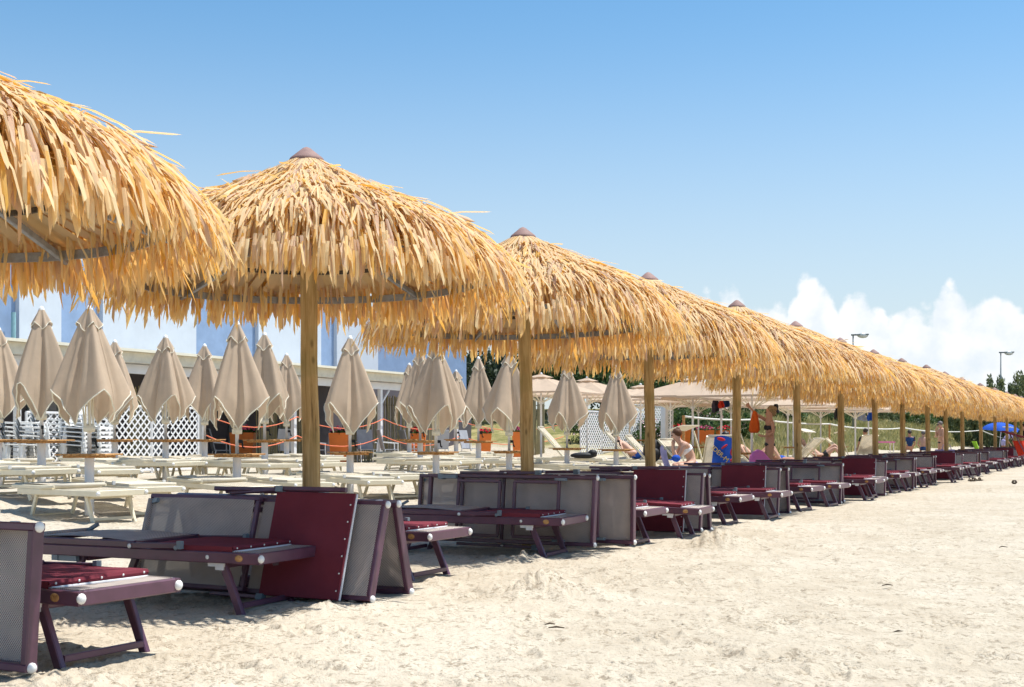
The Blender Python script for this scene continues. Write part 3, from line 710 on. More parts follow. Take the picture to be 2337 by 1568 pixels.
def lounger_lean(kind, under, s, p, tilt, label, far=False, lift=.0, yaw=0.):
    """stood on its long edge; under = underside towards the camera; tilt > 0 leans its top away along the row"""
    o = copy_tree(protos[kind], None, SMALL if far else ())
    a = (90-tilt) if not under else -(90+tilt)
    c = SPZ(s, p-.95); z = gz(c.x, c.y)+.335*math.cos(R(tilt))+lift
    c = SPZ(s+math.sin(R(tilt))*.335, p-.95); o.location = (c.x, c.y, z); o.rotation_euler = (R(a), 0, YAW+R(yaw))
    tag(o, label, 'lounger', 'plum loungers along the thatched parasols'); return o
# around the parasols nearest the camera, as they stand in the photograph
lounger_lean('T', True, 4.03, -4.42, 4, 'plum framed lounger stood on edge at the lower left corner, cut by the picture edge', lift=.03)
lounger_flat(4.62, -4.36, -2, 'nearest flat plum lounger with maroon hood, at the lower left corner of the picture')
lounger_lean('M', False, 6.80, -4.44, 17, 'lounger on edge with large maroon hood hanging out, under the largest thatched parasol', lift=.02)
lounger_lean('T', True, 7.34, -4.47, -15, 'lounger leaning back to back behind the maroon hood, under the largest thatched parasol', lift=.01)
lounger_flat(6.45, -4.84, 2, 'flat plum lounger before the maroon hood under the largest thatched parasol')
lounger_flat(8.45, -4.80, 0, 'flat lounger half hidden between the two nearest pairs of loungers stood on edge')
lounger_flat(10.36, -4.63, 4, 'flat plum lounger in front of the long exposed mesh underside with grey brackets')
lounger_lean('T', True, 10.80, -4.60, 6, 'lounger on edge showing its whole mesh underside, beside the third parasol pole', lift=.06)
lounger_lean('T', True, 11.36, -4.42, 1, 'lounger on edge just right of the long mesh underside, grey brackets at its corners', lift=.05)
lounger_flat(11.95, -4.42, 0, 'flat lounger peeping out behind the mesh frames right of the third parasol pole')
lounger_flat(13.02, -4.28, 5, 'flat plum lounger in front of a maroon hood, under the fourth thatched parasol', pitch=2.5)
lounger_lean('M', False, 13.62, -4.5, 9, 'lounger on edge with maroon hood, under the fourth thatched parasol', lift=.02)
lounger_lean('T', True, 14.05, -4.52, -7, 'lounger on edge leaning behind the maroon hood, under the fourth thatched parasol')
lounger_flat(15.1, -4.42, 2, 'flat lounger between the fourth and fifth thatched parasol poles')
KIND = {4: 'M', 5: 'T', 6: 'M', 7: 'T', 8: 'T', 9: 'M', 10: 'T', 11: 'T', 12: 'T', 13: 'M', 14: 'T', 15: 'T', 16: 'M', 17: 'T'}
for n in range(4, 18):
    s, p = POLES[n]; far = n > 7; nm = '%s thatched parasol' % ORD[n+1]
    g = rnd
    lounger_flat(s-1.42+g.uniform(-.1, .1), -4.26+g.uniform(-.1, .12), g.gauss(0, 3), 'flat plum lounger nearer the camera than the pole of the '+nm, far, 0, g.uniform(-.5, 2))
    lounger_lean(KIND[n], KIND[n] == 'T' and n % 2 == 1, s-.78+g.uniform(-.06, .06), -4.5+g.uniform(-.12, .1), 10+g.uniform(-4, 4), ('lounger on edge with maroon hood, nearer side of the pole of the ' if KIND[n] == 'M' else 'grey mesh lounger on edge, nearer side of the pole of the ')+nm, far)
    lounger_lean('T', True, s-.22+g.uniform(-.05, .04), -4.5+g.uniform(-.12, .1), -7+g.uniform(-3, 3), 'lounger on edge leaning against the nearer one at the pole of the '+nm, far)
    lounger_flat(s+.75+g.uniform(-.1, .1), -4.26+g.uniform(-.1, .12), g.gauss(0, 3), 'flat plum lounger beyond the pole of the '+nm, far)
for k in protos.values():
    for c in list(k.children_recursive)+[k]: bpy.data.objects.remove(c)

# ------------------------------------------------------------------ closed umbrellas and cream loungers
def closed_umbrella_parts(seed):
    g = random.Random(seed); T = 2.60
    ph = g.uniform(-.35, .35); n = 72; nt_ = 16
    amp = [g.uniform(.6, 1.3) for _ in range(8)]; sq = g.uniform(.85, 1.15); o2 = g.uniform(0, 6)
    def shape(a, t):
        w_ = (((a-ph)/(2*math.pi)*4+.5) % 1)-.5; c = 1-2*abs(w_)                  # 1 at the four hanging corners, 0 between
        k = int(((a-ph)/(2*math.pi)*8) % 8); am = amp[k]*(1-((a-ph)/(2*math.pi)*8) % 1)+amp[(k+1) % 8]*(((a-ph)/(2*math.pi)*8) % 1)
        L = 1.0+.50*c*sq*(.85+.15*am)
        Re = (.51-.17*c**.9)*(.82+.2*am)
        f = .028*math.sin(12*(a-ph)+1.4*math.sin(a+o2))*t**.7*(1-.6*t)+.014*math.sin(19*a+o2+2*t)*t
        r = .045+(Re-.045)*t**.92+f*min(1, t*2.2)
        if t > .8: r -= (t-.8)*.35*c
        z = T-.04-L*t
        return Vector((max(.04, r)*math.cos(a+.12*math.sin(3*a+o2)*t), max(.04, r)*math.sin(a+.12*math.sin(3*a+o2)*t), z))
    mb = MB(); mb.grid(lambda u, v: shape(2*math.pi*u, v), n, nt_); can = mb.mesh('canopy', M['taupe'], True)
    mb = MB(); mb.tube([shape(2*math.pi*k/n, 1.0)+Vector((0, 0, -.004)) for k in range(n+1)], .009, 5, False); pip = mb.mesh('piping', M['piping'])
    def vent(a, t):
        w_ = (((a-ph)/(2*math.pi)*4+.5) % 1)-.5; c = 1-2*abs(w_); L = .17+.12*c
        r = .04+(.115-.04*c)*t+.018*math.sin(8*a+o2)*t; return Vector((r*math.cos(a), r*math.sin(a), T-.02-L*t))
    mb = MB(); mb.grid(lambda u, v: vent(2*math.pi*u, v), 48, 5); ven = mb.mesh('vent_flap', M['taupe'], True)
    mb = MB(); mb.tube([vent(2*math.pi*k/48, 1.) for k in range(49)], .006, 5, False); vp = mb.mesh('piping', M['piping'])
    return can, pip, ven, vp, ph
CU = [closed_umbrella_parts(k) for k in range(5)]
_mb = MB(); _mb.tube([(0, 0, .7), (0, 0, 2.58)], .026, 12); m_post = _mb.mesh('post', M['white'], True)
_mb = MB(); _mb.lathe([(.058, -.3), (.058, .70), (.05, .72), (.03, .722)], 16); m_sleeve = _mb.mesh('sleeve', M['white'], True)
_mb = MB(); _mb.lathe([(.045, 2.565), (.04, 2.59), (.022, 2.62), (.001, 2.63)], 12); m_ucap = _mb.mesh('cap', M['whiteplas'], True)
_mb = MB(); _mb.lathe([(.028, 1.03), (.07, 1.035), (.075, 1.10), (.03, 1.13)], 12); m_hub = _mb.mesh('hub', M['piping'], True)
_mb = MB()
_mb.bar((0, 0, 0), (0, 0, .78), .018, .02); m_rib = _mb.mesh('rib', M['piping'])
_mb = MB(); _mb.bar((.03, 0, .93), (.07, 0, .93), .03, .05); _mb.bar((.075, 0, .95), (.085, 0, .84), .016, .02); _mb.ball((.10, 0, .84), .016, 8, 5); m_crank = _mb.mesh('crank', M['black'])
_mb = MB(); _mb.bar((0, -.33, 0), (0, .33, 0), .082, .02); m_slat = _mb.mesh('slat', M['table'])
_mb = MB(); _mb.bar((-.27, 0, 0), (.27, 0, 0), .05, .03); m_batten = _mb.mesh('batten', M['table'])
ROWS = {1: [(204, 15.9), (541, 17.8), (799, 20.3), (995, 21.4), (1162, 23.6), (1294, 28.3), (1406, 28.0)],
        2: [(95, 17.7), (604, 22.), (959, 26.), (1092, 28.)],
        3: [(-3, 21.), (262, 23.7), (378, 22.6), (467, 24.7), (654, 27.4), (934, 31.), (1041, 34.)]}
RN = {1: 'front', 2: 'middle', 3: 'back'}
UMB = []
for row, lst in ROWS.items():
    for k, (px, Y) in enumerate(lst):
        X = AT(px, Y); t = empty('closed_umbrella', (X, Y, gz(X, Y)), (0, 0, rnd.uniform(-.5, .5)))
        nm = '%s row of closed umbrellas' % RN[row]
        tag(t, 'folded taupe umbrella with wooden tray table, %s from left in the %s row' % (ORD[k+1], RN[row]), 'umbrella', 'closed taupe umbrellas')
        c, p_, v, vp, ph_ = CU[(k*2+row) % 5]
        q = R(-88)-ph_-t.rotation_euler.z+R(rnd.choice([-22, -14, -5, 5, 12, 20, 42])+rnd.uniform(-6, 6))
        place('post', m_post, t); place('sleeve', m_sleeve, t)
        co = place('canopy', c, t, (0, 0, 0), (0, 0, q)); place('piping', p_, co)
        ve = place('vent_flap', v, co); place('piping', vp, co)
        place('cap', m_ucap, t); place('hub', m_hub, t); place('crank', m_crank, t, (0, 0, 0), (0, 0, rnd.uniform(-.8, .8)))
        for a in range(6): place('rib', m_rib, t, (.055*math.cos(a*1.047), .055*math.sin(a*1.047), 1.08), (R(rnd.uniform(-6, 6)), R(rnd.uniform(-6, 6)), a*1.047))
        tb = place('table_board', m_batten, t, (0, .16, .722), (0, 0, 0)); 
        place('batten', m_batten, tb, (0, -.32, 0))
        for w in range(6): place('slat', m_slat, tb, (-.275+.11*w, -.16, .026))
        UMB.append((row, k, X, Y, t))
CR, CM, CC = M['cream'], M['creammesh'], M['creamcloth']
cream = {'flat': make_lounger('sun_lounger', CR, CM, CC, False, 'flat', False, M['piping']), 'rolled': make_lounger('sun_lounger', CR, CM, CC, False, 'rolled', False, M['piping']),
         'up': make_lounger('sun_lounger', CR, CM, CC, False, 'up', False, M['piping'], 0., .75), 'recl': make_lounger('sun_lounger', CR, CM, CC, False, 'rolled', False, M['piping'], 0., .85)}
def cream_lounger(kind, x, y, yaw, label, far=False, grp='cream loungers'):
    o = copy_tree(cream[kind], None, ('end_cap',) if far else ()); o.location = (x, y, gz(x, y)); o.rotation_euler = (R(rnd.uniform(-1, 1)), R(rnd.uniform(-1.2, 1.2)), yaw)
    tag(o, label, 'lounger', grp); return o
for row, k, X, Y, t in UMB:
    s, p = to_sp(X, Y)
    for side, nm in ((-1, 'nearer'), (1, 'farther')):
        yaw = YAW+R(-13+rnd.uniform(-9, 7)); ds = .56*side+rnd.uniform(-.05, .05); dp = .25+rnd.uniform(-.15, .2)
        c = SPZ(s+ds, p+dp)
        cream_lounger(rnd.choice(['flat', 'flat', 'rolled']), c.x, c.y, yaw, 'cream lounger on the %s side of the %s umbrella in the %s row' % (nm, ORD[k+1], RN[row]), Y > 26)
# a further line of cream loungers between the thatched row and the umbrellas
k = 0
for s in np.arange(19., 40., 1.02):
    c = SPZ(s+rnd.uniform(-.1, .1), -8.9+rnd.uniform(-.2, .2))
    if 1500 < 1168.5+c.x/c.y*2883: continue
    k += 1
    cream_lounger(rnd.choice(['flat', 'rolled']), c.x, c.y, YAW+R(rnd.uniform(-18, -4)), 'cream lounger in the line just behind the thatched parasols, %s from the left' % ORD[k])

# ------------------------------------------------------------------ open beige umbrellas
def open_parts():
    half = 1.36; zt, ze = 2.62, 2.13; mb = MB(); n = 48
    def edge(a):
        a = a % (2*math.pi); d = max(abs(math.cos(a)), abs(math.sin(a))); r = half/d
        return r
    def f(u, v):
        a = 2*math.pi*u; r = edge(a)*v
        z = zt-(zt-ze)*(v**1.08)*(1+.0*v)-.03*math.sin(math.pi*v)*(.5-.5*math.cos(8*a))
        return Vector((r*math.cos(a), r*math.sin(a), z))
    mb.grid(f, n, 8); mb.grid(lambda u, v: f(u, 1.)+Vector((0, 0, -.05*v)), n, 1)
    can = mb.mesh('canopy', M['open'])
    mb = MB()
    def fv(u, v):
        a = 2*math.pi*u; r = edge(a)*.2*v; return Vector((r*math.cos(a), r*math.sin(a), zt+.07-.10*v))
    mb.grid(fv, 24, 2); ven = mb.mesh('vent_flap', M['open'])
    return can, ven
OC, OV = open_parts()
_mb = MB(); _mb.tube([(0, 0, -.2), (0, 0, 2.66)], .030, 10); _mb.ball((0, 0, 2.69), .045, 8, 5); m_opost = _mb.mesh('pole', M['white'], True)
_mb = MB(); _mb.lathe([(.03, 1.80), (.07, 1.81), (.07, 1.88), (.03, 1.90)], 10); m_ohub = _mb.mesh('hub', M['white'], True)
def ribs(L):
    a = MB(); a.bar((0, 0, 2.56), (L, 0, 2.10+.0), .022, .03); r_ = a.mesh('rib', M['piping'])
    a = MB(); a.bar((.05, 0, 1.85), (L*.56, 0, 2.34), .018, .024); return r_, a.mesh('strut', M['piping'])
RS, RC = ribs(1.34), ribs(1.88)
OPEN = [(1235, 36), (1340, 40), (1462, 43), (1530, 47), (1581, 35), (1594, 49), (1646, 35.5), (1668, 49), (1716, 30), (1798, 46), (1811, 41), (1873, 53), (1914, 44), (1952, 48), (1982, 51.5)]
for k, (px, Y) in enumerate(OPEN):
    X = AT(px, Y); t = empty('open_umbrella', (X, Y, gz(X, Y)), (0, 0, YAW+R(rnd.uniform(-8, 8))))
    t.scale = (1, 1, .985+rnd.uniform(-.02, .02))
    tag(t, 'open square beige umbrella with white struts, %s from the left' % ORD[k+1], 'umbrella', 'open beige umbrellas')
    place('canopy', OC, t); place('vent_flap', OV, t); place('pole', m_opost, t); place('hub', m_ohub, t)
    for q in range(8):
        r_, s_ = RS if q % 2 == 0 else RC
        o = place('rib', r_, t, (0, 0, 0), (0, 0, q*math.pi/4)); place('strut', s_, t, (0, 0, 0), (0, 0, q*math.pi/4))
    if k in (2, 4, 6, 8, 10, 12):
        tb = place('table_board', m_batten, t, (0, .16, .722)); place('batten', m_batten, tb, (0, -.32, 0))
        for w in range(6): place('slat', m_slat, tb, (-.275+.11*w, -.16, .026))

# ------------------------------------------------------------------ beach club building, pergola, fences
def S_at(px, p):
    k = (px-1168.5)/2883; Y = p/(k*NX+NY); return Y*(k*RX+RY), Y
bld = empty('beach_club', SPZ(35, -27, .3), (0, 0, YAW)); tag(bld, 'white and blue rendered beach club building at the far left', 'building')
def loc_b(s, p, z): v = SPZ(s, p, z)-Vector(bld.location); c, sn = math.cos(-YAW), math.sin(-YAW); return (v.x*c-v.y*sn, v.x*sn+v.y*c, z-.3)
def box_sp(parent_fn, s0, s1, p0, p1, z0, z1):
    mb = MB(); a = Vector(parent_fn((s0+s1)/2, (p0+p1)/2, (z0+z1)/2)); mb.box(a, (abs(p1-p0), abs(s1-s0), z1-z0)); return mb
bx = [-260, 44, 140, 235, 448, 590, 733, 769, 863, 1071]
for i in range(len(bx)-1):
    s0, _ = S_at(bx[i], -26.); s1, _ = S_at(bx[i+1], -26.); blue = i % 2 == 0
    if blue: box_sp(loc_b, s0+.002, s1-.002, -26.14, -26.4, 3.0, 5.95).build('blue_panel', M['bluewall'], bld)
    else: box_sp(loc_b, s0, s1, -26.0, -26.4, 3.0, 6.0).build('white_panel', M['whitewall'], bld)
sA, _ = S_at(-260, -26.); sB, _ = S_at(1071, -26.)
box_sp(loc_b, sA, sB, -26.42, -33, .0, 5.9).build('main_block', M['whitewall'], bld)
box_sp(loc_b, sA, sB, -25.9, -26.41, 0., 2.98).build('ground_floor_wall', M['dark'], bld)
s0, _ = S_at(6, -26.); mb = MB(); a = Vector(loc_b(s0+.3, -25.95, 0)); mb.tube([a+Vector((0, 0, 2.9)), a+Vector((0, 0, 4.3))], .06, 10); mb.build('drain_pipe', M['teal'], bld)
for i, (xa, xb) in enumerate([(60, 130), (300, 380), (520, 560), (700, 725)]):
    s0, _ = S_at(xa, -25.9); s1, _ = S_at(xb, -25.9)
    d = box_sp(loc_b, s0, s1, -25.84, -25.895, .3, 2.4).build('door', M['lampgrey'], bld)
    box_sp(loc_b, s0+.1, s1-.1, -25.82, -25.838, .6, 2.3).build('pane', M['chairgrey'], d)
# pergola
perg = empty('pergola', SPZ(35, -22.2, .3), (0, 0, YAW)); tag(perg, 'cream pergola roof with white posts along the front of the beach club', 'pergola')
def loc_p(s, p, z): v = SPZ(s, p, z)-Vector(perg.location); c, sn = math.cos(-YAW), math.sin(-YAW); return (v.x*c-v.y*sn, v.x*sn+v.y*c, z-.3)
sa, _ = S_at(-200, -22.); sb, _ = S_at(985, -22.)
box_sp(loc_p, sa, sb, -21.9, -22.0, 2.90, 3.16).build('fascia', M['fascia'], perg)
box_sp(loc_p, sa, sb, -21.75, -22.1, 3.165, 3.23).build('coping', M['piping'], perg)
box_sp(loc_p, sa, sb, -22.15, -22.27, 2.66, 2.88).build('beam', M['white'], perg)
n = 0; s = sa+.3
while s < sb:
    box_sp(loc_p, s, s+.12, -22.0, -25.88, 2.92, 3.12).build('rafter', M['white'], perg); s += .62
box_sp(loc_p, sa, sb, -22.0, -25.88, 3.13, 3.16).build('roof_sheet', M['fascia'], perg)
PPX = [40, 250, 463, 671, 868, 1041]; ppos = []
for px in PPX:
    s, Y = S_at(px, -22.2); ppos.append(s)
    if px < 985: box_sp(loc_p, s-.06, s+.06, -22.15, -22.27, .0, 2.655).build('post', M['white'], perg)
s, Y = S_at(868, -22.2); mb = MB(); a = Vector(loc_p(s, -22.21, 2.66)); mb.bar(a+Vector((.02, 0, -.5)), a+Vector((.02, .5, -.02)), .05, .06, up=(1, 0, 0)); mb.build('brace', M['white'], perg)
# lattice panels: every lath its own piece
lath = MB(); lath.box((0, 0, 0), (.012, 1., .032)); m_lath = lath.mesh('lath', M['white'])
def lattice(px0, px1, p, zb, zt, label, pitch=.135, dirn='row', Y=None):
    s0, Y0 = S_at(px0, p); s1, Y1 = S_at(px1, p); W = s1-s0; Hh = zt-zb
    c = SPZ((s0+s1)/2, p); t = empty('lattice_panel', (c.x, c.y, gz(c.x, c.y)), (0, 0, YAW)); tag(t, label, 'lattice', 'white lattice panels')
    zb_ = zb
    for y in (-W/2, W/2): b = MB(); b.bar((0, y, zb-.1), (0, y, zt), .05, .05); b.build('upright', M['white'], t)
    for z in (zb, zt): b = MB(); b.bar((0, -W/2, z), (0, W/2, z), .05, .05); b.build('rail', M['white'], t)
    for sg in (-1, 1):
        u = -Hh
        while u < W:
            # line y = u + t, z = t (or mirrored), clipped to the panel
            t0 = max(0, -u); t1 = min(Hh, W-u)
            if t1-t0 > .08:
                y0, y1 = u+t0, u+t1; z0, z1 = (zb+t0, zb+t1) if sg > 0 else (zt-t0, zt-t1)
                o = bpy.data.objects.new('lath', m_lath); col.objects.link(o); o.parent = t
                o.location = (.007*sg, (y0+y1)/2-W/2, (z0+z1)/2); o.rotation_euler = (math.atan2(z1-z0, y1-y0), 0, 0); o.scale = (1, math.hypot(y1-y0, z1-z0), 1)
            u += pitch*1.414
    return t
lattice(60, 225, -22.0, .05, 1.35, 'white lattice panel behind the stacked plastic chairs')
lattice(226, 345, -20.5, .05, 1.5, 'white lattice panel just right of the stacked plastic chairs')
lattice(346, 452, -20.5, .05, 1.5, 'white lattice panel ending at the pergola post, right of the other two')
lattice(1325, 1372, -19., .0, 1.7, 'white lattice panel left of the seventh folded front umbrella')
lattice(1375, 1440, -19., .0, 1.7, 'white lattice panel directly behind the seventh folded front umbrella')
lattice(1442, 1510, -19., .0, 1.7, 'white lattice panel joining the tall lattice pillar')
t = empty('lattice_pillar', (AT(1521, 50), 50, gz(AT(1521, 50), 50)), (0, 0, YAW-.5)); tag(t, 'tall white pillar with a lattice side behind the fourth parasol pole', 'pillar')
b = MB(); b.box((0, -.1, 1.3), (.28, .16, 2.6)); b.build('shaft', M['white'], t)
for sg in (-1, 1):
    for q in range(13):
        o = bpy.data.objects.new('lath', m_lath); col.objects.link(o); o.parent = t; o.location = (.02*sg, .17, .12+.2*q); o.rotation_euler = (sg*R(45), 0, 0); o.scale = (1, .42, 1)
b = MB(); b.bar((0, .32, 0), (0, .32, 2.6), .05, .05); b.build('upright', M['white'], t)
# reed screens
cane = MB(); cane.tube([(0, 0, 0), (0, 0, 1.)], .016, 6); m_cane = cane.mesh('cane', M['reed'])
def reeds(px0, px1, p, zb, zt, label, step=.05):
    s0, _ = S_at(px0, p); s1, _ = S_at(px1, p); c = SPZ((s0+s1)/2, p); t = empty('reed_screen', (c.x, c.y, gz(c.x, c.y)), (0, 0, YAW)); tag(t, label, 'reed screen', 'reed screens of the terrace')
    W = s1-s0; y = -W/2
    while y < W/2:
        o = bpy.data.objects.new('cane', m_cane); col.objects.link(o); o.parent = t; o.location = (rnd.gauss(0, .012), y, zb); o.rotation_euler = (R(rnd.gauss(0, .8)), R(rnd.gauss(0, .8)), 0); o.scale = (rnd.uniform(.7, 1.3), 1, zt-zb+rnd.uniform(-.05, .05)); y += step*rnd.uniform(.75, 1.3)
    for z in (zb+.3, zt-.3): b = MB(); b.bar((-.03, -W/2, z), (-.03, W/2, z), .02, .03); b.build('cross_wire', M['bark'], t)
reeds(290, 345, -23.5, 0., 2.1, 'reed screen behind the lattice panels on the left')
reeds(585, 700, -23.2, 0., 2.1, 'reed screen behind the fourth folded umbrella of the back row')
reeds(780, 862, -22.9, 0., 2.2, 'reed screen left of the pergola post at its right end')
reeds(874, 1000, -22.9, 0., 2.2, 'reed screen right of the last pergola post')
reeds(1205, 1245, -21., 0., 2.2, 'reed screen beside the third parasol pole')
# coral rope strung in two lines between the posts
def rope(pts, sag, r, mat, name, label, cat, grp=None):
    mb = MB()
    path = []
    for a, b in zip(pts[:-1], pts[1:]):
        for k in range(9):
            f = k/8; v = Vector(a).lerp(Vector(b), f); v.z -= sag*4*f*(1-f); 
            if path and k == 0: continue
            path.append(v)
    o = mb.tube(path, r, 6).build(name, mat, None, True); tag(o, label, cat, grp); return o
for z, nm in ((1.40, 'upper'), (.85, 'lower')):
    rope([SPZ(s, -22.08, z+.3) for s in ppos[2:]]+[SPZ(ppos[-1]+9, -22.08, z+.3)], .32, .015, M['rope_o'], 'barrier_rope', '%s coral rope sagging between the white terrace posts' % nm, 'rope')
s, Y = S_at(1041, -22.2); b = MB(); c = SPZ(s, -22.2); b.box((0, 0, .85), (.12, .12, 1.7)); b.box((0, 0, 1.72), (.15, .15, .04)); o = b.build('rope_post', M['white']); o.location = (c.x, c.y, .3); o.rotation_euler = (0, 0, YAW); tag(o, 'white rope post right of the pergola', 'post')
# planters
def blob_flowers(mb, n, rad, g, z0, size):
    for k in range(n):
        a = g.uniform(0, 6.28); r = rad*math.sqrt(g.random()); z = z0+g.uniform(0, .22)*(1-r/rad*.6); v = Vector((r*math.cos(a), r*math.sin(a), z))
        d = Vector((g.gauss(0, 1), g.gauss(0, 1), g.gauss(0, 1))).normalized(); e = d.orthogonal().normalized(); f = d.cross(e); h = size*g.uniform(.6, 1.2)
        mb.add([v-e*h, v-f*h, v+e*h, v+f*h], [(0, 1, 2, 3)], g.random())
def planter(px, Y, w, h, fm, label):
    X = AT(px, Y); t = empty('flower_planter', (X, Y, gz(X, Y)), (0, 0, YAW+.5)); tag(t, label, 'planter', 'orange flower planters')
    b = MB(); a0, a1 = w*.40, w*.5
    vs = [(-a0, -a0, 0), (a0, -a0, 0), (a0, a0, 0), (-a0, a0, 0), (-a1, -a1, h), (a1, -a1, h), (a1, a1, h), (-a1, a1, h), (-a1*.9, -a1*.9, h), (a1*.9, -a1*.9, h), (a1*.9, a1*.9, h), (-a1*.9, a1*.9, h), (-a1*.9, -a1*.9, h-.06), (a1*.9, -a1*.9, h-.06), (a1*.9, a1*.9, h-.06), (-a1*.9, a1*.9, h-.06)]
    fs = [(3, 2, 1, 0)]+[(i+4*l, (i+1) % 4+4*l, (i+1) % 4+4*l+4, i+4*l+4) for l in range(3) for i in range(4)]+[(12, 13, 14, 15)]
    b.add(vs, fs); b.build('pot', M['orange'], t)
    g = random.Random(px); b = MB(); blob_flowers(b, 260, a1, g, h-.04, .05); o = b.build('foliage', M['oleander'], t, False, True); o['kind'] = 'stuff'
    b = MB(); blob_flowers(b, 70, a1, g, h+.04, .045); o = b.build('blossom', fm, t); o['kind'] = 'stuff'
for k, (px, Y, w, h, fm) in enumerate([(556, 38, .72, .95, 'flower'), (774, 40, .6, .95, 'flower'), (952, 44, .6, .95, 'flowerred'), (1106, 46, .5, .95, 'flowerred'), (1186, 46, .55, 1.0, 'flower'), (1553, 52, .75, 1.0, 'flowerred'), (1608, 53, .7, 1.0, 'flower'), (1655, 55, .7, 1.0, 'flowerred')]):
    planter(px, Y, w, h, M[fm], 'orange planter box of flowers on the terrace, %s from the left' % ORD[k+1])
# grey sling chairs
def sling_chair(px, Y, yaw, label):
    X = AT(px, Y); t = empty('terrace_chair', (X, Y, gz(X, Y)), (0, 0, yaw)); tag(t, label, 'chair', 'grey terrace chairs')
    b = MB(); b.box((0, 0, .42), (.48, .50, .03)); b.build('seat', M['chairgrey'], t)
    b = MB(); b.box((-.30, 0, .74), (.03, .50, .66), Matrix.Rotation(R(-14), 3, 'Y')); b.build('backrest', M['chairgrey'], t)
    for sx in (-1, 1):
        for sy in (-1, 1):
            b = MB(); b.bar((sx*.2, sy*.26, .44), (sx*.26, sy*.26, 0), .03, .03); b.build('leg', M['white'], t)
    for sy in (-1, 1): b = MB(); b.bar((-.28, sy*.28, .66), (.22, sy*.28, .62), .04, .03); b.bar((.2, sy*.28, .62), (.2, sy*.27, .42), .03, .03); b.build('armrest', M['white'], t)
for k, (px, Y, yw) in enumerate([(505, 37.5, .4), (640, 38, 2.2), (718, 39, .8), (838, 40.5, -1.2), (890, 40, .3), (940, 42.5, .5), (1003, 43.5, 1.9), (1075, 44, -.6)]):
    sling_chair(px, Y, yw, 'grey sling chair on the terrace, %s from the left' % ORD[k+1])
# stacks of white plastic chairs: each chair is a chair
def mono_parts():
    b = MB(); b.grid(lambda u, v: (-.22+.44*u, (v-.5)*.44, .42+.02*math.cos(3.1*u)-.012*math.sin(math.pi*v)), 6, 6); b.grid(lambda u, v: (.22+.01*u, (v-.5)*.44, .40-.04*u), 1, 4); seat = b.mesh('seat', M['whiteplas'], True)
    b = MB()
    def bk(u, v): y = (v-.5)*(.46-.06*u); return (-.23-.14*u+.05*(2*v-1)**2, y, .42+.42*u*(1-.22*abs(2*v-1)**4))
    b.grid(bk, 6, 8); back = b.mesh('backrest', M['whiteplas'], True)
    b = MB(); b.bar((0, 0, .43), (.05, .03, 0), .05, .05); leg = b.mesh('leg', M['whiteplas'])
    b = MB(); b.bar((-.28, 0, .66), (.2, .02, .63), .05, .025); b.bar((.2, .02, .63), (.24, 0, .42), .04, .03); arm = b.mesh('armrest', M['whiteplas']); return seat, back, leg, arm
MS = mono_parts()
STK = [(42, 24.9, 6, .5), (78, 24.4, 6, .45), (112, 25.2, 7, .4), (185, 25.0, 8, -.3), (222, 25.3, 8, -.35)]
for k, (px, Y, n, yw) in enumerate(STK):
    for j in range(n):
        X = AT(px, Y); t = empty('plastic_chair', (X+rnd.gauss(0, .006), Y, gz(X, Y)+j*.085), (0, 0, yw+rnd.gauss(0, .02)))
        tag(t, 'white plastic chair, %s up in the %s stack from the left' % (ORD[j+1], ORD[k+1]), 'chair', 'stacked white plastic chairs')
        place('seat', MS[0], t); place('backrest', MS[1], t)
        for sy in (-1, 1):
            place('armrest', MS[3], t, (0, sy*.25, 0))
            for sx in (-1, 1):
                o = place('leg', MS[2], t, (sx*.2, sy*.21, 0)); o.scale = (sx, sy, 1)

# ------------------------------------------------------------------ plants, dune, lamps
def crown_mesh(seed, n, blobs, size, mat, name='crown', slim=1., up=.0):
    g = random.Random(seed); mb = MB()
    for k in range(n):
        c, r = g.choice(blobs); d = Vector((g.gauss(0, 1), g.gauss(0, 1), g.gauss(0, 1))).normalized()*(g.random()**.45)
        v = Vector(c)+Vector((d.x*r[0], d.y*r[1], d.z*r[2]))
        e = Vector((g.gauss(0, 1), g.gauss(0, 1), g.gauss(0, 1)+up)).normalized(); f = e.orthogonal().normalized(); f = Matrix.Rotation(g.uniform(0, 6.28), 3, e) @ f
        h = size*g.uniform(.6, 1.4); w = h*slim
        mb.add([v-e*h, v-f*w, v+e*h, v+f*w], [(0, 1, 2, 3)], min(1, max(0, g.gauss(.45, .25))))
    return mb.mesh(name, mat, tint=True)
def limb_mesh(seed, h, spread, r):
    g = random.Random(seed); mb = MB(); mb.tube([(0, 0, -.3), (g.gauss(0, .1), g.gauss(0, .1), h*.3), (g.gauss(0, .15), g.gauss(0, .15), h*.6)], [r, r*.8, r*.5], 8)
    for k in range(5):
        a = g.uniform(0, 6.28); z0 = h*g.uniform(.15, .5); mb.tube([(0, 0, z0), (spread*.45*math.cos(a), spread*.45*math.sin(a), z0+h*.2), (spread*.8*math.cos(a), spread*.8*math.sin(a), z0+h*.42)], [r*.5, r*.3, r*.1], 6)
    return mb.mesh('trunk', M['bark'], True)
def blobs_round(seed, n, R_, H, z0):
    g = random.Random(seed); out = []
    for k in range(n):
        a = g.uniform(0, 6.28); q = math.sqrt(g.random()); out.append(((q*R_*math.cos(a), q*R_*math.sin(a), z0+H*g.uniform(.1, 1)*(1-.5*q*q)), (R_*.36, R_*.36, H*.2)))
    return out
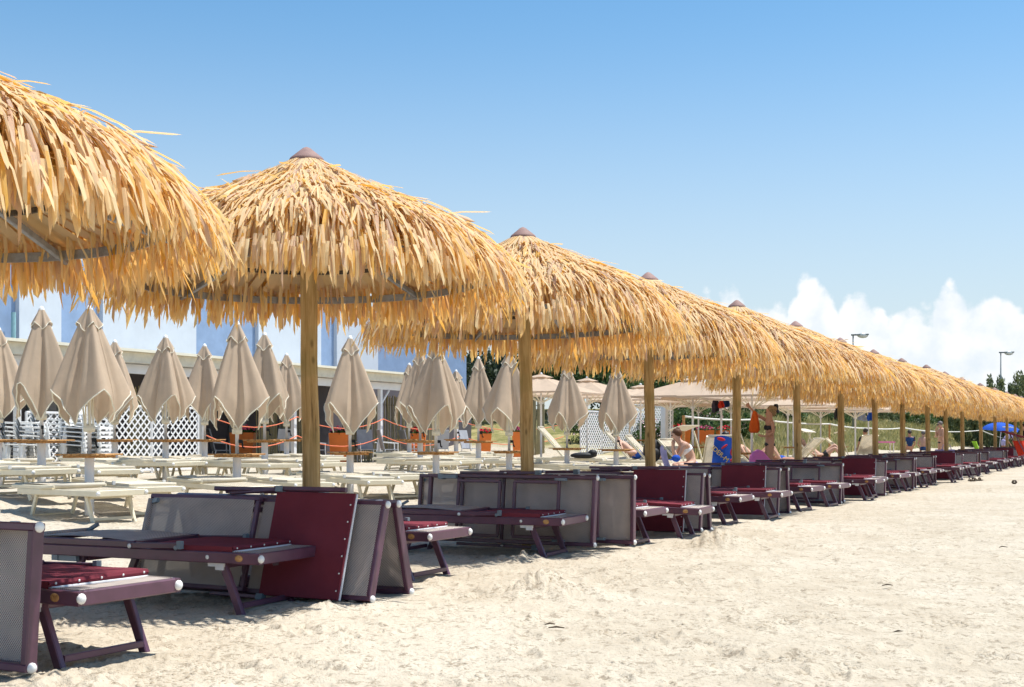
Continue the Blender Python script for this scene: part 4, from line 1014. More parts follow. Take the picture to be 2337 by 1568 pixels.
def blobs_feather(seed, n, R_, H, z0):
    g = random.Random(seed); out = []
    for k in range(n):
        a = g.uniform(0, 6.28); q = math.sqrt(g.random()); x, y = q*R_*math.cos(a), q*R_*math.sin(a); h = H*g.uniform(.55, 1)*(1-.35*q)
        for j in range(5): f = (j+.5)/5; out.append(((x*(.5+.6*f), y*(.5+.6*f), z0+h*f), (R_*.17*(1.25-f*.8), R_*.17*(1.25-f*.8), h*.13)))
    return out
tam = [(crown_mesh(40+k, 5200, blobs_feather(40+k, 15, 2.2, 4.6, .2), .15, M['tamarisk'], slim=.3, up=1.5), limb_mesh(40+k, 4., 1.6, .14)) for k in range(3)]
rndt = [(crown_mesh(60+k, 4500, blobs_round(60+k, 26, 1.9, 3.0, .7), .10, M[['pine', 'oleander'][k % 2]], slim=.5), limb_mesh(60+k, 3.2, 1.4, .12)) for k in range(2)]
bush = [(crown_mesh(70+k, 2200, blobs_round(70+k, 14, 1.1, 1.5, .1), .08, M['oleander'] if k else M['tamarisk'], slim=.4, up=.8), limb_mesh(70+k, 1.2, .8, .04)) for k in range(2)]
def tree(kind, v, px, Y, sc_, name, label, cat, group, zoff=0.):
    X = AT(px, Y); t = empty(name, (X, Y, gz(X, Y)+zoff), (0, 0, rnd.uniform(0, 6.28))); t.scale = (sc_*rnd.uniform(.9, 1.1), sc_*rnd.uniform(.9, 1.1), sc_)
    tag(t, label, cat, group); c, tr = kind[v]; o = place('crown', c, t); o['kind'] = 'stuff'; place('trunk', tr, t); return t
for k, (px, Y, s_) in enumerate([(2226, 118, 1.35), (2254, 112, 1.52), (2281, 120, 1.6), (2306, 108, 1.52), (2335, 116, 1.68), (2368, 110, 1.5), (2400, 118, 1.6), (2440, 112, 1.6), (2268, 128, 1.45), (2320, 130, 1.55)]):
    tree(tam, k % 3, px, Y, s_, 'tamarisk_tree', 'feathery grey green tree on the dune at the right edge, %s from the left' % ORD[k+1], 'tree', 'trees on the dune')
for k, (px, Y, s_) in enumerate([(1068, 62, 1.12), (1108, 60, 1.1), (1150, 63, 1.05)]):
    tree(rndt, 0, px, Y, s_, 'pine_tree', 'dark green tree at the right end of the beach club, %s from the left' % ORD[k+1], 'tree', 'dark trees beside the beach club')
for k, (px, Y, s_) in enumerate([(1215, 64, 1.0), (1275, 62, 1.05), (1330, 60, 1.08), (1385, 58, 1.0), (1440, 62, 1.0), (1492, 60, .9)]):
    tree(rndt, 1, px, Y, s_, 'leafy_tree', 'bright green leafy tree behind the open umbrellas, %s from the left' % ORD[k+1], 'tree', 'leafy trees behind the open umbrellas')
for k, (px, Y, s_) in enumerate([(1352, 52, .85), (1396, 53, .9), (1430, 52, .9), (1468, 53, .85), (1560, 58, 1.15), (1592, 57, 1.25), (1622, 59, 1.2), (1650, 60, 1.1)]):
    t = tree(bush, 1, px, Y, s_, 'oleander_bush', 'oleander bush behind the terrace planters, %s from the left' % ORD[k+1], 'bush', 'oleander bushes')
    g = random.Random(px); b = MB()
    for q in range(60):
        a = g.uniform(0, 6.28); z = g.uniform(.5, 1.6); r = 1.0*math.sqrt(max(.05, 1-(z/1.9)**2)); v = Vector((r*math.cos(a), r*math.sin(a), z)); e = Vector((g.gauss(0, 1), g.gauss(0, 1), g.gauss(0, 1))).normalized(); f = e.orthogonal().normalized(); h = .05*g.uniform(.6, 1.3); b.add([v-e*h, v-f*h, v+e*h, v+f*h], [(0, 1, 2, 3)])
    o = b.build('blossom', M['flowerpale'], t); o['kind'] = 'stuff'
for k in range(20):
    px = 1690+k*32+rnd.uniform(-8, 8); kk = (px-1168.5)/2883; Y = (-5.39-rnd.uniform(16, 21))/(kk*NX+NY)
    if Y > 260: Y = 150+rnd.uniform(0, 40)
    tree(bush, k % 2, px, Y, rnd.uniform(.9, 1.6)*(1 if Y < 110 else 1.5), 'dune_shrub', 'low green shrub on the grassy dune, %s from the left' % ORD[k+1], 'shrub', 'shrubs on the dune', -.15)
def dune_grass():
    g = np.random.RandomState(9); vs = []; fs = []; tt = []
    n = 0
    while n < 26000:
        px = g.uniform(1480, 2420); kk = (px-1168.5)/2883; q = 9.5+9*g.rand()**1.2; Y = (-5.39-q)/(kk*NX+NY)
        if Y < 46 or Y > 190: continue
        X = kk*Y; s, p = to_sp(X, Y)
        if s < 44: continue
        cl = vnoise(np.array(X*.8), np.array(Y*.8), 77)
        if cl < -.2: continue
        X += g.normal()*.12; Y += g.normal()*.12; z = gz(X, Y); h = g.uniform(.25, .6)*(1+.5*cl); w = .012+.00035*Y; a = g.uniform(0, 6.28); lx, ly = g.normal()*.16, g.normal()*.16
        b = len(vs); ca, sa = math.cos(a)*w, math.sin(a)*w
        vs += [(X-ca, Y-sa, z-.03), (X+ca, Y+sa, z-.03), (X+lx*.5+ca*.7, Y+ly*.5+sa*.7, z+h*.6), (X+lx*.5-ca*.7, Y+ly*.5-sa*.7, z+h*.6), (X+lx, Y+ly, z+h)]
        fs += [(b, b+1, b+2, b+3), (b+3, b+2, b+4)]; t = float(np.clip(.45+cl*.9+g.normal()*.2, 0, 1)); tt += [t]*5; n += 1
    mb = MB(); mb.v = vs; mb.f = fs; mb.t = tt; o = mb.build('dune_grass', M['grass'], None, False, True); o['kind'] = 'stuff'; tag(o, 'tall dry and green grass covering the dune behind the rope', 'grass')
dune_grass()
# rope fence along the foot of the dune
RP = [(1560, -12.6), (1730, -12.6), (1893, -12.6), (1985, -12.6), (2062, -12.6), (2150, -12.6), (2239, -12.6), (2300, -10.8), (2390, -10.)]
pts = []
for k, (px, p) in enumerate(RP):
    s, Y = S_at(px, p); X = AT(px, Y); zt = HZ({1560: 948, 1730: 955, 1893: 966, 1985: 976, 2062: 975, 2150: 984, 2239: 981, 2300: 1002, 2390: 1006}[px], Y)
    pts.append((X, Y, zt-.03))
    if px in (1560, 1893, 2062, 2239):
        g0 = gz(X, Y); b = MB(); b.tube([(0, 0, -.2), (0, 0, zt-g0)], .045, 8); o = b.build('fence_post', M['table']); o.location = (X, Y, g0); tag(o, 'wooden post of the white dune rope, %s from the left' % ORD[1+(1560, 1893, 2062, 2239).index(px)], 'post', 'dune rope posts')
rope(pts, .06, .035, M['rope_w'], 'dune_rope', 'thick white rope fencing off the grassy dune', 'rope')
for px, py, Y, lab in ((1947, 765, 95, 'grey street lamp rising behind the parasols, left of the two'), (2284, 805, 112, 'grey street lamp above the trees at the right, farther of the two')):
    X = AT(px, Y); zt = HZ(py, Y); g0 = gz(X, Y); t = empty('street_lamp', (X, Y, g0)); tag(t, lab, 'street lamp', 'street lamps'); H = zt-g0
    b = MB(); b.tube([(0, 0, -.2), (0, 0, H)], [.09, .05], 10); b.build('post', M['lampgrey'], t, True)
    b = MB(); b.bar((-.12, 0, H+.02), (1.15, 0, H+.06), .26, .12); b.build('lamp_housing', M['lampgrey'], t)
    b = MB(); b.ball((.72, 0, H-.02), .42, 12, 6, (1, .4, .5)); b.build('lamp_glass', M['lampglass'], t, True)

# ------------------------------------------------------------------ people
JE = [('pelvis', 'spine'), ('spine', 'chest'), ('chest', 'neck'), ('neck', 'head0'), ('head0', 'head1'), ('head1', 'crown')]
JR = {'pelvis': .125, 'spine': .11, 'chest': .13, 'neck': .052, 'head0': .072, 'head1': .088, 'crown': .055, 'nose': .02,
      'sh': .058, 'el': .042, 'wr': .028, 'hand': .034, 'hip': .095, 'thigh': .085, 'kn': .06, 'calf': .056, 'an': .038, 'toe': .034}
STAND = {'pelvis': (0, 0, .96), 'spine': (0, 0, 1.13), 'chest': (0, 0, 1.32), 'neck': (0, 0, 1.47), 'head0': (.02, 0, 1.56), 'head1': (.015, 0, 1.65), 'crown': (.0, 0, 1.72)}
for sd, y in (('L', 1), ('R', -1)):
    STAND.update({'sh'+sd: (0, y*.165, 1.41), 'el'+sd: (-.03, y*.22, 1.13), 'wr'+sd: (.06, y*.23, .90), 'hand'+sd: (.09, y*.23, .82), 'hip'+sd: (0, y*.085, .90), 'kn'+sd: (.02, y*.1, .50), 'an'+sd: (-.02, y*.1, .09), 'toe'+sd: (.13, y*.11, .03)})
def skin_obj(name, verts, edges, radii, mat, parent, root=0, lvl=2):
    m = bpy.data.meshes.new(name); m.from_pydata(verts, edges, []); m.materials.append(mat)
    o = bpy.data.objects.new(name, m); col.objects.link(o); o.parent = parent
    o.modifiers.new('Skin', 'SKIN').use_smooth_shade = True; sv = m.skin_vertices[0].data
    for i, r in enumerate(radii): sv[i].radius = (r, r); sv[i].use_root = (i == root)
    ss = o.modifiers.new('Sub', 'SUBSURF'); ss.levels = lvl; ss.render_levels = lvl
    return o
def person(label, loc, yaw, pose, skin='skin', hair='hair', hairlong=False, wear=(), k=1., female=False, glasses=False):
    J = dict(STAND); J.update(pose); J = {a: Vector(v)*k for a, v in J.items()}
    t = empty('person', loc, (0, 0, yaw)); tag(t, label, 'person', None)
    names = ['pelvis', 'spine', 'chest', 'neck', 'head0', 'head1', 'crown']; V = [J[n] for n in names]; Rr = [JR[n]*k for n in names]
    if female: Rr[1] *= .86; Rr[2] *= .88
    if female:
        for sd, q in (('L', 1), ('R', -1)): J['hip'+sd] = J['hip'+sd]+(J['sh'+sd]-J['sh'+('R' if sd == 'L' else 'L')]).normalized()*.02*k
    E_ = [(i, i+1) for i in range(6)]
    hd = (J['head1']-J['head0']).normalized()
    fw = J.get('face', Vector((1, 0, 0))*k).normalized()
    V.append(J['head0']+fw*.085*k+hd*.035*k); Rr.append(.016*k); E_.append((4, 7))
    for sd in 'LR':
        b = len(V)
        ch = ['sh', 'el', 'wr', 'hand']; V += [J[c+sd] for c in ch]; Rr += [JR[c]*k*(.85 if female else 1.) for c in ch]; E_ += [(2, b), (b, b+1), (b+1, b+2), (b+2, b+3)]
        d = (J['hand'+sd]-J['wr'+sd]).normalized(); sdv = d.orthogonal().normalized(); cv = d.cross(sdv)
        for q, (off, ln) in enumerate(((-.03, .05), (-.012, .075), (.004, .082), (.018, .076), (.03, .06))):
            base = J['hand'+sd]+sdv*off*k; V.append(base+(d*ln+(sdv*off*.8)+cv*.012)*k); Rr.append(.0095*k); E_.append((b+3, len(V)-1))
        b = len(V); hp, kn, an, te = J['hip'+sd], J['kn'+sd], J['an'+sd], J['toe'+sd]
        V += [hp, hp.lerp(kn, .45), kn, kn.lerp(an, .35), an, te]; Rr += [JR[c]*k for c in ('hip', 'thigh', 'kn', 'calf', 'an', 'toe')]; E_ += [(0, b)]+[(b+i, b+i+1) for i in range(5)]
    skin_obj('body', V, E_, Rr, M[skin], t)
    # hair, eyes
    b = MB(); c = J['head1']+(-fw*.042+hd*.024)*k; b.ball(c, .096*k, 12, 8)
    if hairlong: b.ball(c+(-fw*.075+hd*.02)*k, .06*k, 10, 6); b.ball(c+(-fw*.05-hd*.07)*k, .075*k, 10, 6)
    g_ = random.Random(label)
    for q in range(16):
        d_ = Vector((g_.gauss(0, 1), g_.gauss(0, 1), g_.gauss(0, 1))).normalized()
        if d_.dot(fw) < .35 and d_.dot(hd) > -.5: b.ball(c+d_*.075*k, .036*k*g_.uniform(.7, 1.2), 7, 5)
    b.build('hair', M[hair], t, True)
    sx = hd.cross(fw).normalized(); ey = J['head0']+(fw*.078+hd*.06)*k
    if glasses:
        b = MB(); b.bar(ey-sx*.07*k, ey+sx*.07*k, .02, .035); b.build('sunglasses', M['black'], t)
    else:
        for q in (-1, 1): b = MB(); b.ball(ey+sx*q*.032*k-fw*.004*k, .012*k, 6, 4); b.build('eye', M['black'], t)
    for w, mt in wear:
        if w in ('trunks', 'shorts', 'briefs'):
            f = {'trunks': .55, 'shorts': .6, 'briefs': .16}[w]; vv = [J['pelvis']+(J['spine']-J['pelvis'])*.15, J['pelvis']]; rr = [.132*k, (.155 if female else .142)*k]; ee = [(0, 1)]
            for sd in 'LR': vv += [J['hip'+sd], J['hip'+sd].lerp(J['kn'+sd], f)]; rr += [(.122 if female else .11)*k, (.10 if f > .3 else .104)*k]; n = len(vv); ee += [(1, n-2), (n-2, n-1)]
            skin_obj('swim_'+('briefs' if w == 'briefs' else 'shorts'), vv, ee, rr, M[mt], t, 1, 1)
        elif w == 'top':
            a = J['chest'].lerp(J['spine'], .25); d = (J['chest']-J['spine']).normalized(); b = MB(); b.tube([a-d*.045*k, a, a+d*.05*k], [.122*k, .131*k, .125*k], 16, False)
            sx2 = J['shL']-J['shR']; sx2.normalize(); f2 = sx2.cross(d).normalized()
            for q in (-1, 1): b.ball(a+(f2*.068+sx2*.055*q)*k, .056*k, 10, 6)
            b.build('bikini_top', M[mt], t, True)
        elif w == 'shirt':
            vv = [J['pelvis'].lerp(J['spine'], .2), J['spine'], J['chest'], J['chest'].lerp(J['neck'], .6)]; rr = [.145*k, .135*k, .152*k, .08*k]; ee = [(0, 1), (1, 2), (2, 3)]
            for sd in 'LR': vv += [J['sh'+sd], J['sh'+sd].lerp(J['el'+sd], .6)]; rr += [.078*k, .066*k]; n = len(vv); ee += [(2, n-2), (n-2, n-1)]
            skin_obj('shirt', vv, ee, rr, M[mt], t, 2, 1)
    return t
def sitting(lean=.0, knees=.42, seat=.50, arms=None):
    P = {'pelvis': (0, 0, seat), 'spine': (.17*lean*.5, 0, seat+.17), 'chest': (.42*lean, 0, seat+.36-.06*lean), 'neck': (.62*lean, 0, seat+.50-.14*lean), 'head0': (.72*lean+.02, 0, seat+.60-.2*lean), 'head1': (.80*lean+.02, 0, seat+.69-.22*lean), 'crown': (.86*lean, 0, seat+.76-.24*lean)}
    for sd, y in (('L', 1), ('R', -1)):
        c = P['chest']; P.update({'sh'+sd: (c[0]+.05*lean, y*.165, c[2]+.08), 'el'+sd: (c[0]+.06, y*.24, c[2]-.20), 'wr'+sd: (c[0]+.26, y*.18, c[2]-.30), 'hand'+sd: (c[0]+.33, y*.16, c[2]-.31), 'hip'+sd: (.06, y*.09, seat-.02), 'kn'+sd: (knees, y*.13, seat+.02), 'an'+sd: (knees+.02, y*.12, seat-.38), 'toe'+sd: (knees+.15, y*.13, seat-.43)})
    if arms: P.update(arms)
    return P
def reclining(back=.85, knee=.78):
    ca, sa = math.cos(back), math.sin(back); P = {'pelvis': (.02, 0, .52), 'spine': (-.12*ca-.03, 0, .53+.17*sa)}
    def al(d, off=.11): return (-.03-d*ca+off*sa, 0, .40+d*sa+off*ca)
    P.update({'spine': al(.22, .12), 'chest': al(.42, .13), 'neck': al(.57, .12), 'head0': al(.66, .15), 'head1': al(.75, .16), 'crown': al(.82, .15), 'face': (sa, 0, ca)})
    for sd, y in (('L', 1), ('R', -1)):
        c = al(.50, .12); P.update({'sh'+sd: (c[0], y*.17, c[2]), 'el'+sd: (c[0]+.12, y*.27, c[2]-.20), 'wr'+sd: (c[0]+.33, y*.22, c[2]-.24), 'hand'+sd: (c[0]+.41, y*.18, c[2]-.23), 'hip'+sd: (.1, y*.09, .50), 'kn'+sd: (.48, y*.12, knee+(.04 if sd == 'L' else -.05)), 'an'+sd: (.74 if knee > .6 else .90, y*.12, .45), 'toe'+sd: (.86 if knee > .6 else .95, y*.13, .46 if knee > .6 else .56)})
    return P
# man lying on a raised lounger, blue swim shorts
def on_lounger(px, Y, yaw, kind, llabel, plabel, pose, **kw):
    X = AT(px, Y); o = cream_lounger(kind, X, Y, yaw, llabel, False, 'cream loungers in use')
    if plabel: person(plabel, (X, Y, gz(X, Y)), yaw, pose, **kw)
    return o
on_lounger(1446, 33., YAW+.1, 'recl', 'cream lounger with raised back under the man in blue shorts', 'person in blue patterned swim shorts lying knees up with sunglasses', reclining(.7), skin='skin', hair='haird', wear=(('trunks', 'blue'),), glasses=True)
# woman sitting bent forward, white and red bikini
X, Y = AT(1583, 24.2), 24.2
cream_lounger('up', X+.25, Y+1.1, YAW-.25, 'cream lounger with raised hood behind the bent forward person')
cream_lounger('flat', X+.1, Y+.1, YAW+.1, 'cream lounger on which the bent forward person sits')
P = sitting(.42, .32, .56); P.update({'knL': (.34, .30, .55), 'knR': (.34, -.30, .55), 'anL': (.10, -.08, .47), 'anR': (.12, .10, .47), 'toeL': (.2, -.2, .46), 'toeR': (.2, .2, .46), 'elL': (.34, .14, .68), 'elR': (.34, -.14, .68), 'wrL': (.40, .05, .90), 'wrR': (.40, -.05, .90), 'handL': (.40, .03, .97), 'handR': (.40, -.03, .97)})
person('person with short brown hair in grey white bikini sitting bent forward, chin on hands', (X, Y, gz(X, Y)), R(184), P, skin='skin', hair='hair', wear=(('top', 'trim'), ('briefs', 'lilac')), female=True)
# standing woman reaching up to the orange bag
X, Y = AT(1757, 29.6), 29.6
P = {'shR': (.04, -.15, 1.44), 'elR': (.25, -.16, 1.56), 'wrR': (.40, -.12, 1.70), 'handR': (.46, -.10, 1.76), 'elL': (-.05, .2, 1.16), 'wrL': (.14, .14, 1.08), 'handL': (.21, .10, 1.09), 'shL': (-.03, .15, 1.39)}
person('person in black bikini standing and reaching up to the orange bag', (X, Y, gz(X, Y)), R(178), P, skin='skin2', hair='hairb', hairlong=True, wear=(('top', 'black'), ('briefs', 'black')), female=True, k=1.04)
# sunbather face down, blue bottoms
on_lounger(1778, 33., YAW, 'rolled', 'cream lounger under the sunbather in blue bottoms', 'person lying flat in bright blue bottoms beside the pink towel', dict(reclining(.08, .47), **{'anL': (.98, .1, .47), 'anR': (.98, -.1, .47), 'knL': (.52, .1, .50), 'knR': (.52, -.1, .50)}), skin='skin2', hair='hair', wear=(('briefs', 'blue'), ('top', 'blue')), female=True)
# child behind the lettered towel
X, Y = AT(1664, 26.8), 26.8
person('child with dark hair in pale shirt sitting behind the fifth parasol pole', (X, Y, gz(X, Y)), R(200), sitting(.15, .4, .62), skin='skin', hair='haird', wear=(('shirt', 'trim'), ('shorts', 'navy')), k=.88)
# people further off
on_lounger(1718, 33, YAW+.3, 'up', 'cream lounger with raised hood left of the standing person in black', 'person reclining knees up under a raised cream hood near the orange bag', reclining(.75, .86), skin='skin', hair='hair', wear=(('trunks', 'lilac'),))
on_lounger(1868, 38, YAW+.25, 'up', 'cream lounger with raised hood by the sixth parasol pole', 'person in black shorts reclining under a white hood by the sixth parasol pole', reclining(.7, .84), skin='skin', hair='haird', wear=(('trunks', 'black'),))
on_lounger(1815, 36, YAW+2.9, 'up', 'cream lounger facing away behind the sixth parasol pole, hood raised', None, None)
on_lounger(1938, 42, YAW+.1, 'up', 'cream lounger with raised hood by the seventh parasol pole', None, None)
X, Y = AT(1973, 50), 50
on_lounger(1973, 50, R(95), 'recl', 'cream lounger with raised back seen from behind, below the blue hanging clothes', 'dark haired person seated seen from behind below the hanging blue clothes', sitting(-.1, .4, .6), skin='skin2', hair='haird', wear=(('shirt', 'black'),))
X, Y = AT(2076, 57), 57
person('person in dark navy top seated facing away, by the ninth parasol pole', (X, Y, gz(X, Y)), R(80), sitting(.0, .4, .62), skin='skin2', hair='haird', wear=(('shirt', 'navy'),))
X, Y = AT(2107, 58), 58
person('bare backed person with grey hair seated facing away', (X, Y, gz(X, Y)), R(70), sitting(.12, .4, .62), skin='skin', hair='hairg', wear=(('trunks', 'navy'),))
for px, Y_, lab in ((2076, 57, 'cream lounger under the seated person in navy'), (2107, 58, 'cream lounger under the grey haired seated person')):
    X = AT(px, Y_); cream_lounger('rolled', X+.1, Y_+.1, YAW+.2, lab, True)
X, Y = AT(2148, 51.6), 51.6
P = {'elR': (.10, -.20, 1.15), 'wrR': (.18, -.08, 1.40), 'handR': (.17, -.04, 1.50), 'elL': (.06, .22, 1.14), 'wrL': (.20, .06, 1.12), 'handL': (.22, -.02, 1.13), 'head0': (.07, 0, 1.54), 'head1': (.08, 0, 1.63), 'crown': (.07, 0, 1.70)}
person('standing person in black swim briefs with hand raised to the face', (X, Y, gz(X, Y)), R(190), P, skin='skin', hair='hairg', wear=(('briefs', 'black'),), k=1.02, glasses=True)
X, Y = AT(2292, 68), 68
P = {'spine': (.12, 0, 1.08), 'chest': (.30, 0, 1.20), 'neck': (.42, 0, 1.27), 'head0': (.50, 0, 1.30), 'head1': (.57, 0, 1.36), 'crown': (.62, 0, 1.40), 'shL': (.33, .16, 1.25), 'shR': (.33, -.16, 1.25), 'elL': (.40, .2, .98), 'elR': (.40, -.2, .98), 'wrL': (.50, .12, .78), 'wrR': (.5, -.12, .78), 'handL': (.54, .1, .71), 'handR': (.54, -.1, .71)}
person('dark haired person in lilac bending under the blue parasol', (X, Y, gz(X, Y)), R(20), P, skin='skin2', hair='haird', hairlong=True, wear=(('shirt', 'lilac'), ('shorts', 'lilac')), female=True)
X, Y = AT(2334, 60), 60
person('person in black shirt and red shorts standing at the right picture edge', (X, Y, gz(X, Y)), R(200), {}, skin='skin', hair='haird', wear=(('shirt', 'black'), ('shorts', 'red')))

# ------------------------------------------------------------------ small things
def draped(name, mat, label, cat, loc, yaw, fn, nu=14, nv=14, th=.008, group=None):
    mb = MB(); mb.grid(fn, nu, nv); mb.grid(lambda u, v: Vector(fn(u, v))+Vector((.0, th, 0)), nu, nv); o = mb.build(name, mat, None, True); o.location = loc; o.rotation_euler = (0, 0, yaw); tag(o, label, cat, group); return o
# blue towel with yellow lettering over a raised lounger back
Xt, Yt = AT(1646, 25.), 25.
cream_lounger('recl', Xt, Yt+.55, R(92), 'cream lounger whose raised back carries the lettered blue towel')
tw = draped('beach_towel', M['blue'], 'blue beach towel with yellow letters and red shapes hanging over a lounger back', 'towel', (Xt, Yt-.30, gz(Xt, Yt)), R(2), lambda u, v: Vector(((u-.5)*(.50-.14*v)+.02*v, .10*v+.02*math.sin(7*u)*(1-v), .48+.62*v+.03*math.sin(4*u))))
fc = bpy.data.curves.new('lettering', 'FONT'); fc.body = 'IDER-M'; fc.size = .13; fc.extrude = .002; fc.align_x = 'CENTER'
fo = bpy.data.objects.new('lettering_curve', fc); col.objects.link(fo)
dg = bpy.context.evaluated_depsgraph_get(); fm_ = bpy.data.meshes.new_from_object(fo.evaluated_get(dg)); bpy.data.objects.remove(fo)
fm_.materials.clear(); fm_.materials.append(M['yellow']); fl = bpy.data.objects.new('lettering', fm_); col.objects.link(fl); fl.parent = tw; fl.location = (-.10, -.012, .74); fl.rotation_euler = (R(84), R(42), 0)
for (x, z, w, h, a) in ((-.02, 1.05, .10, .04, 20), (.13, .62, .09, .04, -30), (.17, .78, .04, .12, 10), (.02, .9, .03, .09, 50)):
    b = MB(); b.ball((x, .012+.1*(z-.48)/.62-.012, z), 1., 12, 6, (w, .012, h), Matrix.Rotation(R(a), 3, 'Y')); b.build('red_shape', M['redprint'], tw, True)
# pink and white towel
Xp, Yp = AT(1736, 25.4), 25.4
draped('beach_towel', M['pink'], 'pink and white towel heaped over a lounger beside the sunbather', 'towel', (Xp, Yp, gz(Xp, Yp)), .1, lambda u, v: Vector(((u-.5)*.52*(1.1-.5*v), -.12+.3*v, .46+.42*math.sin(min(1, v*1.3)*1.57)*(1-.8*abs(u-.45))+.02*math.sin(11*u))))
cream_lounger('flat', Xp, Yp+.2, YAW+.1, 'cream lounger under the pink towel')
# orange bag, clothes hung from the umbrellas
def sack(name, mat, label, cat, px, py_top, py_bot, Y, w, group=None):
    X = AT(px, Y); zt, zb = HZ(py_top, Y), HZ(py_bot, Y); h = zt-zb; b = MB(); g = random.Random(px)
    prof = [(.02, h), (.05, h*.93), (.32*w, h*.7), (.45*w, h*.4), (.5*w, h*.12), (.34*w, .0), (.01, .01)]
    vs = []; seg = 20
    b.lathe(prof, seg); b.v = [(x*(1+.13*math.sin(5*math.atan2(y, x)+z*4)), y*(1+.13*math.sin(5*math.atan2(y, x)+z*4)), z) for x, y, z in b.v]
    o = b.build(name, mat, None, True); o.location = (X, Y, zb); tag(o, label, cat, group); return o
sack('beach_bag', M['orangecloth'], 'orange bag hanging from an umbrella pole', 'bag', 1722, 938, 988, 29.7, .24)
def hung(mat, px, py0, py1, Y, w, label, name='hanging_garment'):
    X = AT(px, Y); z1, z0 = HZ(py0, Y), HZ(py1, Y); g = random.Random(px); k = g.uniform(3, 6); o_ = g.uniform(0, 6)
    draped(name, mat, label, 'garment', (X, Y, 0), g.uniform(-.3, .3), lambda u, v: Vector(((u-.5)*w*(.55+.45*v+.1*math.sin(9*v+o_)), .06*math.sin(k*u*2+o_)*(.3+v), z1+(z0-z1)*v*(1-.14*abs(2*u-1)*math.sin(7*u+o_)))), 12, 10, .01, 'clothes hung under the open umbrellas')
hung(M['floral'], 1634, 902, 941, 34.6, .24, 'dark floral garment hanging under an open umbrella')
hung(M['red'], 1646, 912, 932, 34.5, .17, 'red garment hanging between the floral and the blue ones')
hung(M['navy'], 1657, 906, 930, 34.7, .26, 'blue shorts hanging right of the red garment')
hung(M['black'], 1771, 922, 942, 31, .16, 'black garment hanging above the standing person in black')
hung(M['black'], 1911, 930, 955, 43.7, .25, 'dark garment hanging left of the seventh parasol pole')
hung(M['chairgrey'], 1966, 938, 960, 50.4, .4, 'grey garment hanging left of the blue one')
hung(M['blue'], 1987, 941, 960, 51, .34, 'dark blue garment hanging at the last open umbrella')
# black backpack and lilac towel on a cream lounger behind the fourth pole
X, Y = AT(1500, 25.6), 25.6
cream_lounger('recl', X+.1, Y+.2, YAW+.2, 'cream lounger carrying the black backpack')
b = MB(); b.ball((0, 0, .22), .2, 14, 10, (.95, .62, 1.25)); b.ball((.03, -.12, .14), .13, 12, 8, (1, .5, 1)); b.tube([(-.08, 0, .44), (0, 0, .52), (.08, 0, .44)], .012, 6); o = b.build('backpack', M['black'], None, True); o.location = (X-.1, Y, gz(X, Y)+.60); tag(o, 'black backpack half hidden behind the fourth parasol pole', 'backpack')
draped('hanging_towel', M['lilac'], 'pale lilac towel trailing from a lounger right of the fourth parasol pole', 'towel', (AT(1514, 25.4), 25.4, gz(X, Y)), 0., lambda u, v: Vector(((u-.5)*.13+.10*v*v, -.05*v, .88-.42*v+.05*math.sin(6*u))))
# striped lounger and black bag
X, Y = AT(1322, 31.), 31.
cream_lounger('recl', X-.3, Y+.3, YAW+.25, 'cream lounger with raised back left of the black bag')
b = MB(); b.ball((0, 0, .05), .3, 14, 8, (1.1, .5, .26)); b.ball((.22, 0, .1), .12, 10, 6, (1, 1, .8)); o = b.build('beach_bag', M['black'], None, True); o.location = (X+.1, Y-.1, gz(X, Y)+.43); tag(o, 'limp black bag lying on a cream lounger', 'bag')
# blue cap on the lounger in front of the bent person
b = MB(); b.ball((0, 0, 0), .085, 14, 8, (1, 1, .8)); b.ball((-.08, 0, -.03), .07, 12, 6, (1, .9, .15)); o = b.build('cap', M['blue'], None, True); o.location = (AT(1543, 23.8), 23.8, HZ(1046, 23.8)); tag(o, 'bright blue cap on the lounger before the bent forward person', 'cap')
c = cream_lounger('flat', AT(1548, 23.8), 23.9, YAW-.05, 'cream lounger under the bright blue cap')
# blue parasol far right
X, Y = AT(2279, 70), 70; t = empty('beach_parasol', (X, Y, gz(X, Y)), (R(3), R(4), 0)); tag(t, 'blue domed beach parasol with white lettering at the far right', 'parasol')
zt = HZ(964, Y)-gz(X, Y); zb = HZ(983, Y)-gz(X, Y); hh = zt-zb
b = MB(); b.grid(lambda u, v: Vector((.98*math.sin(v*1.35)/math.sin(1.35)*(1-.05*math.cos(16*math.pi*u)*v)*math.cos(2*math.pi*u), .98*math.sin(v*1.35)/math.sin(1.35)*(1-.05*math.cos(16*math.pi*u)*v)*math.sin(2*math.pi*u), zb+hh*(math.cos(v*1.35)-math.cos(1.35))/(1-math.cos(1.35)))), 48, 8); b.build('canopy', M['blue'], t, True)
b = MB(); b.tube([(0, 0, -.2), (0, 0, zt+.05)], .02, 8); b.build('pole', M['white'], t)
for k in range(8):
    a = k*math.pi/4; b = MB(); b.bar((0, 0, zt-.02), (.93*math.cos(a), .93*math.sin(a), zb), .01, .012); b.build('rib', M['white'], t)
b = MB(); b.bar((-.25, -.80, zb+hh*.52), (.35, -.78, zb+hh*.52), .02, .06); b.build('lettering', M['white'], t)
